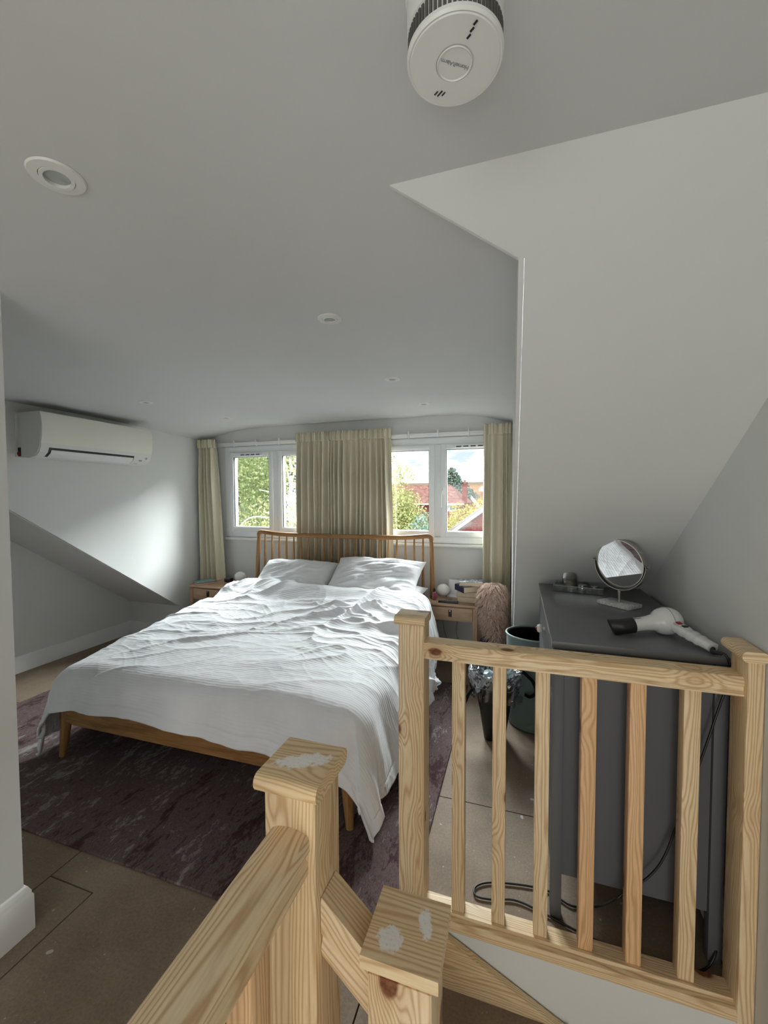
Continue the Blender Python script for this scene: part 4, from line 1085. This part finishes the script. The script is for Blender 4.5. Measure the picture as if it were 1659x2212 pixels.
xf(nzl, tilt); sub('nozzle', nzl, 'blackplastic', hd, smooth=50)
# handle: from the bulb obliquely away, ribbed on one side
R17 = Matrix.Rotation(-math.radians(197), 4, 'Z')
def wl(x, y, z): return (R17 @ (Vector((x, y, z))-hd.location).to_4d()).to_3d() if False else (R17.to_3x3() @ (Vector((x, y, z))-hd.location))
ha, hb_ = wl(.490, 1.570, DZ+.040), wl(.553, 1.452, DZ+.017)
hpts = [ha+(hb_-ha)*k for k in np.linspace(0, 1, 26)]
hs = sweep(hpts, [(.020*math.copysign(abs(math.cos(a))**.6, math.cos(a)), .0135*math.copysign(abs(math.sin(a))**.6, math.sin(a))) for a in np.linspace(0, 2*PI, 21)[:-1]], scales=[(1.02-.12*i/25)+(.16*abs(math.sin(i*.62)) if 3 < i < 19 else 0) for i in range(26)])
hdl = sub('handle', hs, 'dryer', hd, smooth=60)
hdir = (hb_-ha).normalized(); hside = hdir.cross(Vector((0, 0, 1))).normalized(); hup = hside.cross(hdir)
def onh(k, dx, w_, l_, hgt):
    c0 = ha+(hb_-ha)*k+hup*.0148+hside*dx; b = B(-w_, w_, -l_, l_, 0, hgt, .001)
    return xf(b, Matrix.Translation(c0) @ Matrix((hside, hdir, hup)).transposed().to_4x4())
sub('switch_plate', onh(.20, 0, .0135, .021, .002), 'dryer', hdl); sub('red_switch', onh(.12, .001, .008, .006, .006), 'red', hdl); sub('black_switch', onh(.28, .001, .0085, .0055, .005), 'blackplastic', hdl)
def textmesh(body, size, spacing=1.0, bold=False):
    tx = bpy.data.curves.new('t', 'FONT'); tx.body = body; tx.size = size; tx.extrude = .0002; tx.align_x = 'CENTER'; tx.align_y = 'CENTER'; tx.space_character = spacing; tx.offset = size*.01 if bold else 0
    o = bpy.data.objects.new('t', tx); COL.objects.link(o); dg = bpy.context.evaluated_depsgraph_get(); dg.update()
    me = bpy.data.meshes.new_from_object(o.evaluated_get(dg)); bm = bmesh.new(); bm.from_mesh(me); bpy.data.objects.remove(o); bpy.data.meshes.remove(me); return bm
tm = textmesh('Parlux', .013); xf(tm, tilt @ Matrix.Translation((.100, .0042, .0226)) @ Matrix.Rotation(PI, 4, 'Z'))
sub('lettering', tm, 'blackplastic', hd, smooth=0)
# cord with strain relief
c0 = Vector((.553, 1.452, DZ+.014)); cdv = Vector((.40, -.75, -.03)).normalized()
def F_(x, y, Y): p = at(x, y, Y); return p
def G_(x, y): 
    d = cF*cf + cR*(x-829.5) - cU*(y-1106.0); t_ = (0.006-1.4)/d.z; return Vector((0, 0, 1.4))+d*t_
path = [c0, F_(1540, 1408, 1.435), F_(1566, 1414, 1.412), F_(1577, 1440, 1.408), F_(1574, 1475, 1.405), F_(1556, 1520, 1.404), F_(1520, 1625, 1.404), F_(1468, 1765, 1.404), F_(1435, 1850, 1.404), F_(1400, 1895, 1.404), F_(1357, 1922, 1.402), F_(1325, 1945, 1.402)]
path = [p for p in path]
path2 = [G_(1290, 1958), G_(1235, 1957), G_(1185, 1925), G_(1130, 1912), G_(1060, 1906), G_(1028, 1915), G_(1028, 1935), G_(1065, 1943), G_(1110, 1944), G_(1160, 1965), G_(1215, 1995), G_(1285, 2030), G_(1350, 2052), G_(1440, 2078), G_(1495, 2098), G_(1530, 2088)]
p3 = [F_(1548, 2050, 1.43), F_(1552, 2000, 1.50), F_(1556, 1940, 1.60)]
obj('power_cord', tube(spline(path+path2+p3, 6), .0034, 8), 'blackplastic', hd, smooth=60)
sr_ = bmesh.new(); pts = spline([c0, F_(1540, 1408, 1.435), F_(1560, 1412, 1.418)], 8)
tube(pts, .0062, 10, sr_, scales=[1.0+(.14 if i % 2 else 0)-.012*i for i in range(len(pts))]); obj('strain_relief', sr_, 'blackplastic', hd)

# ================================================================== AIR CONDITIONER
ac = thing('air_conditioner', 'wide cream air conditioner mounted high on the left cheek wall', 'air conditioner', (CHX, 2.29, 1.66))
y0, y1 = 1.868, 2.722; x0 = CHX+.001
prof = [(x0, 1.664), (x0+.100, 1.657), (x0+.165, 1.668), (x0+.197, 1.692), (x0+.213, 1.730), (x0+.2165, 1.742), (x0+.226, 1.79), (x0+.230, 1.85), (x0+.226, 1.91), (x0+.216, 1.948), (x0+.208, 1.955), (x0, 1.955)]
bm = bmesh.new()
A = [bm.verts.new((p[0], y0, p[1])) for p in prof]; Bv = [bm.verts.new((p[0], y1, p[1])) for p in prof]; n = len(prof)
bm.faces.new(A); bm.faces.new(Bv[::-1])
for i in range(n): bm.faces.new((A[i], Bv[i], Bv[(i+1) % n], A[(i+1) % n]))
bmesh.ops.recalc_face_normals(bm, faces=bm.faces[:])
bmesh.ops.bevel(bm, geom=[e for e in bm.edges if all(abs(v.co.y-y0) < 1e-5 for v in e.verts) or all(abs(v.co.y-y1) < 1e-5 for v in e.verts)], offset=.006, segments=2, affect='EDGES')
obj('housing', bm, 'white_plastic', ac, smooth=30)
# front panel proud of housing
pp = [(x0+.2165, 1.744), (x0+.2285, 1.79), (x0+.2325, 1.85), (x0+.2285, 1.91), (x0+.218, 1.950), (x0+.212, 1.950), (x0+.222, 1.91), (x0+.226, 1.85), (x0+.222, 1.79), (x0+.210, 1.744)]
bm = bmesh.new(); A = [bm.verts.new((p[0], y0+.004, p[1])) for p in pp]; Bv = [bm.verts.new((p[0], y1-.004, p[1])) for p in pp]; n = len(pp)
bm.faces.new(A); bm.faces.new(Bv[::-1])
for i in range(n): bm.faces.new((A[i], Bv[i], Bv[(i+1) % n], A[(i+1) % n]))
bmesh.ops.recalc_face_normals(bm, faces=bm.faces[:]); obj('front_panel', bm, 'cream_plastic', ac, smooth=40)
# louvre: dark slot with flap on the curved lower face
def onac(k0, k1, off, ya, yb, th=.003):
    # between profile points (x,z) interpolated along lower curve
    lc = [(x0+.150, 1.6635), (x0+.165, 1.668), (x0+.197, 1.692), (x0+.213, 1.730)]
    def pt(k):
        k = k*3; i = min(2, int(k)); f_ = k-i; return Vector((lc[i][0]+(lc[i+1][0]-lc[i][0])*f_, 0, lc[i][1]+(lc[i+1][1]-lc[i][1])*f_))
    pts = [pt(k) for k in np.linspace(k0, k1, 8)]; nn = Vector((.70, 0, -.70)); bm = bmesh.new()
    a = [bm.verts.new((p.x+nn.x*off, ya, p.z+nn.z*off)) for p in pts]; b = [bm.verts.new((p.x+nn.x*off, yb, p.z+nn.z*off)) for p in pts]
    a2 = [bm.verts.new((p.x+nn.x*(off-th), ya, p.z+nn.z*(off-th))) for p in pts]; b2 = [bm.verts.new((p.x+nn.x*(off-th), yb, p.z+nn.z*(off-th))) for p in pts]
    for i in range(7):
        bm.faces.new((a[i], b[i], b[i+1], a[i+1])); bm.faces.new((a2[i], a2[i+1], b2[i+1], b2[i])); bm.faces.new((a[i], a[i+1], a2[i+1], a2[i])); bm.faces.new((b[i], b2[i], b2[i+1], b[i+1]))
    bm.faces.new((a[0], a2[0], b2[0], b[0])); bm.faces.new((a[7], b[7], b2[7], a2[7])); bmesh.ops.recalc_face_normals(bm, faces=bm.faces[:]); return bm
obj('air_slot', onac(.22, .95, .0015, 1.925, 2.560), 'blackplastic', ac, smooth=50)
obj('louvre', onac(.34, .84, .0060, 1.940, 2.552), 'trim', ac, smooth=50)
obj('display', onac(.62, .72, .001, 2.612, 2.640), 'linen_grey', ac, smooth=0)
obj('button', onac(.30, .36, .001, 2.590, 2.625), 'linen_grey', ac, smooth=0)
lg = lathe([(.006, 0), (.009, 0), (.009, .001), (.006, .001)], 20); xf(lg, Matrix.Translation((x0+.209, 2.672, 1.712)) @ Matrix.Rotation(math.radians(115), 4, 'Y')); obj('round_emblem', lg, 'blackplastic', ac)
obj('pipe_cutout', B(x0+.004, x0+.034, y0-.0015, y0+.001, 1.668, 1.725), 'blackplastic', ac, smooth=0)
obj('red_pipe_cap', mv(xf(lathe([(0, 0), (.012, 0), (.012, .006), (0, .006)], 16), Matrix.Rotation(PI/2, 4, 'X')), x0+.019, y0-.001, 1.685), 'red', ac)
obj('back_plate', B(x0-.0005, x0+.006, y0-.012, y0+.01, 1.664, 1.955), 'white_plastic', ac, smooth=0)

# ================================================================== CEILING FITTINGS
def cz(x, y): return float(ceilz(np.array(x), np.array(y))) if y > YS else ZC
spots = [(-.855, .592, 'gimbal downlight nearest the camera, upper left of the ceiling', 1), (-.632, 1.345, 'downlight in the middle of the ceiling, near the right cheek', 0),
         (-.640, 2.13, 'second downlight from the window in the right row', 0), (-.647, 2.93, 'downlight closest to the right-hand window', 0),
         (-2.33, 2.13, 'downlight nearest the air conditioner', 0), (-2.31, 2.90, 'downlight closest to the left-hand window', 0)]
for x, y, lb_, near in spots:
    z = cz(x, y); t_ = thing('downlight', lb_, 'downlight', (x, y, z), 0, 'recessed ceiling downlights')
    R_ = .048 if near else .043
    sub('bezel', lathe([(R_*.60, -.001), (R_*.62, -.005), (R_*.95, -.004), (R_, -.0005), (R_*.60, -.0005)], 40), 'white_plastic', t_, smooth=40)
    g1 = lathe([(R_*.44, .004), (R_*.46, -.0065), (R_*.59, -.0065), (R_*.60, .004)], 36)
    if near: xf(g1, Matrix.Rotation(-.10, 4, 'Y'))
    sub('gimbal', g1, 'white_plastic', t_, smooth=40)
    sub('shadow_gap', lathe([(R_*.585, -.0008), (R_*.62, -.0014), (R_*.585, -.0014)], 36), 'blackplastic', t_)
    g2 = lathe([(0, -.0040), (R_*.30, -.0036), (R_*.44, -.0020)], 32); sub('lamp_lens', g2, plain('frosted_lens', (.42, .45, .44), .15, .6), t_, smooth=50)
# smoke alarm
sa = thing('smoke_alarm', 'round white smoke alarm with a ribbed vent band on the ceiling', 'smoke alarm', (-.079, .532, ZC), 0)
sub('mounting_base', lathe([(0, 0), (.0605, 0), (.0605, -.010), (.058, -.012), (.0, -.012)], 64), 'white_plastic', sa, smooth=30)
sub('housing', lathe([(0, -.0122), (.0585, -.0122), (.0585, -.060), (.0555, -.061), (.0555, -.082), (.0585, -.0825), (.0585, -.0865), (.0565, -.0895), (.0545, -.0888), (.0535, -.0900), (.0232, -.0905), (.0222, -.0885), (0, -.0885)], 72), 'white_plastic', sa, smooth=30)
for i in range(64):
    a = 2*PI*(i+.5)/64
    sb = B(-.0017, .0017, .0557, .0575, -.0810, -.0622); rz(sb, a); sub('vent_slot', sb, plain('dark_vent', (.13, .13, .115), .7) if i == 0 else M['dv'], sa, smooth=0) if i else None
    if i == 0:
        M['dv'] = plain('dark_vent', (.10, .10, .09), .7); sub('vent_slot', sb, 'dv', sa, smooth=0)
sub('test_button', lathe([(0, -.0900), (.0196, -.0900), (.0206, -.0912), (.0214, -.0905), (.0214, -.0885)], 48), 'white_plastic', sa, smooth=30)
sub('groove', lathe([(.0530, -.0893), (.0545, -.0887), (.0540, -.0895), (.0530, -.0900)], 64), 'linen_grey', sa) if False else None
def mark(x, y, w_, l_, a):
    b = B(-w_, w_, -l_, l_, -.0912, -.0903); rz(b, a); mv(b, x, y, 0); sub('indicator_slot', b, 'blackplastic', sa, smooth=0)
a0 = -.62   # direction of the print on the alarm, seen from below
for k in range(3): mark(.0200+.0044*k, -.0262-.0060*k, .0010, .0028, -2.2)
for k in (-1, 0, 1): mark(-.024+.0045*k, .031+.0020*k, .0007, .0030 if k else .0045, -2.2)
tm = textmesh('HomeRAlarm', .0072, .90); xf(tm, Matrix.Translation((0, 0, -.0903)) @ Matrix.Rotation(PI, 4, 'X')); rz(tm, 3.72)
sub('lettering', tm, 'linen_grey', sa, smooth=0)

# ================================================================== OUTSIDE
gr = struct('ground', B(-60, 60, YW+.6, 130, -6.1, -6.0), 'pale_ground', smooth=0)
def leafcloud(name, mat, blobs, n, size, parent, seed, flat=1.0):
    rs = np.random.RandomState(seed); tot = sum(b[3]*b[4]*b[5] for b in blobs); Vs = []
    for (cx, cy, cz_, rx, ry, rz__) in blobs:
        k = max(20, int(n*(rx*ry*rz__)/tot)); d = rs.normal(size=(k, 3)); d /= np.linalg.norm(d, axis=1)[:, None]
        r = rs.rand(k)**.30; r *= .80+.35*vnoise(d[:, 0]*3+9, d[:, 2]*3+9, seed)
        p = d*r[:, None]*np.array([rx, ry, rz__])+np.array([cx, cy, cz_]); Vs.append(p)
    P_ = np.concatenate(Vs); k = len(P_); a = rs.normal(size=(k, 3)); a /= np.linalg.norm(a, axis=1)[:, None]; b = np.cross(a, rs.normal(size=(k, 3))); b /= np.linalg.norm(b, axis=1)[:, None]
    s_ = size*(.6+.8*rs.rand(k))[:, None]
    V = np.stack([P_-a*s_, P_+b*s_*.6, P_+a*s_, P_-b*s_*.6], 1).reshape(-1, 3)
    me = bpy.data.meshes.new(name); me.from_pydata(V.tolist(), [], np.arange(4*k).reshape(-1, 4).tolist()); me.materials.append(M[mat])
    o = bpy.data.objects.new(name, me); COL.objects.link(o); o['kind'] = 'stuff'
    o.parent = parent; o.matrix_parent_inverse = Matrix.Translation(-parent.location)
    return o
def blobs_around(c, R, n, r, seed, squash=1.2):
    rs = np.random.RandomState(seed); out = []
    for i in range(n):
        d = rs.normal(size=3); d /= np.linalg.norm(d); q = np.array(c)+d*np.array(R)*rs.rand()**.4
        s_ = r*(.7+.6*rs.rand()); out.append((q[0], q[1], q[2], s_, s_, s_*squash))
    return out
def tree(name, label, cat, c, R, n, size, leaf, seed, nb=24, br=.5, trunk='darkbark', tr=.12, extra=None, group=None):
    t_ = thing(name, label, cat, (c[0], c[1], -6.0), 0, group)
    obj('trunk', tube(spline([(c[0], c[1], -6.0), (c[0]+.1, c[1], -3.5), (c[0]-.08, c[1], c[2]-R[2]*.3), (c[0], c[1], c[2]+R[2]*.4)], 4), tr, 8, scales=[1-.05*i for i in range(13)]), trunk, t_)
    leafcloud('foliage', leaf, blobs_around(c, R, nb, br, seed), n, size, t_, seed)
    return t_
# behind the left-hand window
p = at(600, 1130, 11); tree('deciduous_tree', 'broad yellow-green tree filling the lower part of the left window', 'tree', (p.x-.3, 11, -.6), (2.6, 1.2, 1.7), 17000, .045, 'leaf_yel', 101, 46, .62)
p = at(545, 1060, 14); tree('deciduous_tree', 'fresh green tree in the middle of the left window', 'tree', (p.x-.6, 14, 1.2), (2.0, 1.3, 2.4), 13000, .055, 'leaf_grn', 102, 40, .7)
p = at(560, 1010, 20); tree('conifer_tree', 'tall blue-green conifer at the back of the left window', 'tree', (p.x-.6, 20, 3.2), (2.8, 1.6, 3.6), 16000, .075, 'leaf_blue', 103, 40, .9)
p = at(500, 1020, 17); tree('deciduous_tree', 'light green tree at the far left of the left window', 'tree', (p.x-.6, 17, 1.6), (2.0, 1.3, 3.6), 15000, .06, 'leaf_grn', 104, 50, .9)
# white-limbed birch
bt = thing('birch_tree', 'birch with bare white limbs in the right pane of the left window', 'tree', tuple(at(640, 1150, 9.5)[:2])+(-6.0,))
bx, by = bt.location.x, 9.5
q = lambda x, y, Y=9.5: at(x, y, Y)
obj('trunk', tube(spline([(bx, by, -6), (bx+.05, by, -2), q(630, 1140), q(627, 1085), q(630, 1020), q(626, 985), q(632, 940)], 6), .055, 8, scales=[1.6-.035*i for i in range(37)]), 'bark', bt)
for pts in ([q(628, 1100), q(638, 1075), q(648, 1060), q(665, 1040)], [q(628, 1050), q(622, 1025), q(618, 1005), q(612, 985)], [q(630, 1040), q(640, 1010), q(650, 985)], [q(629, 1110), q(612, 1100), q(600, 1102), q(575, 1108)], [q(575, 1118), q(550, 1116), q(530, 1125), q(508, 1150)], [q(628, 1125), q(600, 1116), q(575, 1118)], [q(620, 1078), q(608, 1072), q(598, 1066), q(560, 1058)]):
    sp_ = spline(pts, 5); obj('limb', tube(sp_, .024, 6, scales=[1-.5*i/len(sp_) for i in range(len(sp_))]), 'bark', bt)
leafcloud('foliage', 'leaf_yel', [tuple(q(615, 1010))+(.35, .35, .7), tuple(q(650, 1110))+(.4, .3, .5), tuple(q(665, 1000))+(.3, .3, .6), tuple(q(690, 1070))+(.5, .3, .9)], 2200, .035, bt, 55)
# in the right-hand window
p = at(850, 1090, 12); tree('poplar_tree', 'loose yellow-green birch to the left of the red-roofed house', 'tree', (p.x+.02, 12, .15), (.80, .7, 1.40), 24000, .036, 'leaf_yel', 106, 60, .44)
t2 = at(862, 1010, 12.2)
leafcloud('top_twigs', 'leaf_yel', [(t2.x-.3, 12.2, t2.z, .45, .3, .42), (t2.x+.15, 12.2, t2.z-.25, .4, .3, .35)], 900, .030, bpy.data.objects['poplar_tree'], 66)
p = at(915, 1125, 10.5); tree('deciduous_tree', 'dark green shrubby tree at the foot of the yellow-green birch', 'tree', (p.x, 10.5, .0), (.40, .5, .75), 5000, .035, 'leaf_blue', 107, 20, .33)
p = at(1000, 1115, 22); tree('garden_shrub', 'golden-leaved shrub above the brick gable', 'shrub', (p.x+.5, 24, -.75), (1.7, 1.2, 1.35), 15000, .065, 'leaf_bush', 108, 44, .6)
p = at(975, 1040, 60)
cnf = thing('conifer_tree', 'dark conifer with tiered branches behind the chimney', 'tree', (p.x, 60, -6))
obj('trunk', tube([(p.x, 60, -6), (p.x, 60, 5.4)], .25, 8), 'darkbark', cnf)
top = at(975, 1012, 60).z; zb = at(990, 1075, 60).z
bl = []
for i in range(9):
    z = top-.3-(top-zb)*i/9; w = .5+.30*i
    for k in range(3+i//2): a = k*2.4+i; bl.append((p.x+.5*w*math.cos(a)*1.1+.12*i, 60+w*.4*math.sin(a), z, w*.5+.2, .5, .28))
leafcloud('foliage', 'leaf_blue', bl, 6000, .16, cnf, 109)
# red-roofed house
hs_ = thing('house', 'brick house with a hipped red tiled roof seen in the right window', 'house', (-9., 44, -6))
HYd = 42
def W3(x, y, Y=HYd): return at(x, y, Y)
e_l = W3(800, 1088); e_r = W3(1001, 1088); r_l = W3(800, 1049, 46.5); r_r = W3(973, 1047, 46.5)
zE = e_r.z; zR = W3(960, 1047, 46.5).z
xL = W3(640, 1088).x; xR = e_r.x; xr1 = r_r.x; xr0 = xL+3.2
rf = bmesh.new(); vv = [rf.verts.new(c) for c in ((xL, HYd, zE), (xR, HYd, zE), (xR, 51, zE), (xL, 51, zE), (xr0, 46.5, zR), (xr1, 46.5, zR))]
for f in ((0, 1, 5, 4), (1, 2, 5), (2, 3, 4, 5), (3, 0, 4), (0, 3, 2, 1)): rf.faces.new([vv[i] for i in f])
obj('roof', rf, 'tile_red', hs_, smooth=0)
obj('walls', B(xL+.4, xR-.35, HYd+.5, 50.5, -6, zE-.02), 'brick', hs_, smooth=0)
obj('gutter', B(xL, xR+.05, HYd-.12, HYd+.02, zE-.14, zE+.02), 'upvc', hs_, smooth=0)
ch1 = W3(997, 1047, 44); ck = obj('chimney', B(ch1.x+.05, ch1.x+.50, 44.2, 44.7, -5.9, W3(997, 1050, 44).z), 'brick', hs_, smooth=0)
obj('chimney_crown', B(ch1.x-.01, ch1.x+.56, 44.14, 44.76, W3(997, 1050, 44).z, W3(997, 1047, 44).z+.1), 'brick', hs_, smooth=0)
obj('chimney_pot', mv(lathe([(0, 0), (.13, 0), (.10, .4), (0, .4)], 12), ch1.x+.27, 44.45, W3(997, 1047, 44).z+.1), 'tile_red', hs_)
wa = W3(965, 1102, HYd+.45); wb = W3(984, 1091, HYd+.45)
fr_ = bmesh.new(); 
for (a, b) in ((wa.x-.9, (wa.x+wb.x)/2-.2), ((wa.x+wb.x)/2-.2, wb.x+.1)): ring(fr_, a, b, wa.z-.1, wb.z, .10, HYd+.38, HYd+.49, 0)
wf = obj('window', fr_, 'upvc', hs_, smooth=0); obj('pane', B(wa.x-.85, wb.x, HYd+.44, HYd+.46, wa.z, wb.z-.05), plain('dark_window_glass', (.22, .26, .30), .1), wf, smooth=0)
# farther orange roof with a small white dormer
h2 = thing('house', 'long orange-roofed house farther back at the right edge of the window', 'house', (2.5, 72, -6))
a = at(1004, 1048, 76); b = at(1150, 1048, 76); c_ = at(985, 1092, 68)
vv = bmesh.new(); q_ = [vv.verts.new(x) for x in ((c_.x-3, 68, c_.z-.8), (b.x+4, 68, c_.z-.8), (b.x+4, 76, a.z), (a.x, 76, a.z), (a.x-2, 84, c_.z-.8), (b.x+4, 84, c_.z-.8))]
vv.faces.new([q_[i] for i in (0, 1, 2, 3)]); vv.faces.new([q_[i] for i in (3, 2, 5, 4)]); vv.faces.new([q_[i] for i in (0, 3, 4)]); vv.faces.new([q_[i] for i in (1, 5, 2)]); bmesh.ops.recalc_face_normals(vv, faces=vv.faces[:])
obj('roof', vv, 'tile_orange', h2, smooth=0); obj('walls', B(c_.x-2.5, b.x+3.5, 68.6, 83.4, -6, c_.z-.8), 'brick', h2, smooth=0)
d1 = at(1041, 1056, 70); obj('dormer', prism([(d1.x-.5, d1.z-.4), (d1.x+.5, d1.z-.4), (d1.x+.5, d1.z+.05), (d1.x, d1.z+.4), (d1.x-.5, d1.z+.05)], 70, 72.8, 'y'), 'upvc', h2, smooth=0)
d2 = at(1022, 1074, 64)
h3 = thing('house', 'small pale-gabled roof between the chimney and the golden shrub', 'house', (d2.x, 62, -6))
obj('roof', prism([(d2.x-2.4, d2.z-1.6), (d2.x+2.0, d2.z-2.2), (d2.x-.2, d2.z+.7)], 60, 66, 'y'), 'tile_orange', h3, smooth=0)
obj('bargeboard', solidquad([(d2.x-.2, 59.9, d2.z+.8), (d2.x+2.1, 59.9, d2.z-2.1), (d2.x+2.1, 59.9, d2.z-2.8), (d2.x-.2, 59.9, d2.z+.1)], (0, -.2, 0)), 'upvc', h3, smooth=0)
obj('walls', B(d2.x-2.2, d2.x+1.8, 60.2, 65.8, -6, d2.z-1.7), 'mortar', h3, smooth=0)
tag(obj('distant_ridge', prism([(-70, -6), (60, -6), (60, at(1100, 1044, 125).z), (20, at(1047, 1042, 125).z), (-10, at(905, 1043, 125).z), (-70, at(905, 1046, 125).z)], 124, 126, 'y'), plain('far_brown_hill', (.33, .26, .20), .9, var=.25), smooth=0), 'brown strip of distant hillside on the horizon', 'hill')
# neighbour's brick gable with its verge
NY = 16.
nb_ = thing('neighbour_gable', 'red brick gable with a grey sloping verge, lower right of the window', 'house', tuple(at(1040, 1150, NY)[:2])+(-6.0,))
va, vb_ = at(958, 1158, NY), at(1047, 1094, NY); sl = (vb_.z-va.z)/(vb_.x-va.x)
apx = va.x+5.0; apz = va.z+sl*5.0; xe = va.x-.9; ze = va.z-sl*.9
obj('backing_wall', solidquad([(xe+.3, NY+.10, -6), (apx+4.4, NY+.10, -6), (apx+4.4, NY+.10, ze+.2), (apx, NY+.10, apz-.1), (xe+.3, NY+.10, ze+.1)], (0, .3, 0)), 'mortar', nb_, smooth=0)
vs_ = solidquad([(xe, NY-.12, ze), (apx, NY-.12, apz), (apx, NY-.12, apz-.16), (xe, NY-.12, ze-.16)], (0, .22, 0))
obj('verge_board', vs_, 'upvc', nb_, smooth=0)
obj('verge_tiles', solidquad([(xe, NY-.18, ze+.09), (apx, NY-.18, apz+.09), (apx, NY-.18, apz+.005), (xe, NY-.18, ze+.005)], (0, 6, 0)), 'lead', nb_, smooth=0)
obj('roof', solidquad([(apx, NY-.18, apz+.09), (apx+4.6, NY-.18, ze+.4), (apx+4.6, NY-.18, ze+.3), (apx, NY-.18, apz)], (0, 6, 0)), 'tile_red', nb_, smooth=0)
bme = bpy.data.meshes.new('brick'); bb = B(-.104, .104, -.02, .08, -.029, .029); bb.to_mesh(bb_me := bme); bb.free(); bme.materials.append(M['brick'])
z_lo = at(1000, 1172, NY).z; cnt = 0; r = 0; z = z_lo
while z < at(1047, 1100, NY).z+.25:
    x = va.x-.3+(.112 if r % 2 else 0)
    while x < va.x+2.2:
        if z+.03 < va.z+sl*(x-.10-va.x)-.16:
            o = bpy.data.objects.new('brick', bme); COL.objects.link(o); o.parent = nb_
            o.location = Vector((x, NY+.03+.004*math.sin(x*37+z*91), z))-nb_.location; cnt += 1
        x += .225
    z += .075; r += 1
print('bricks', cnt)
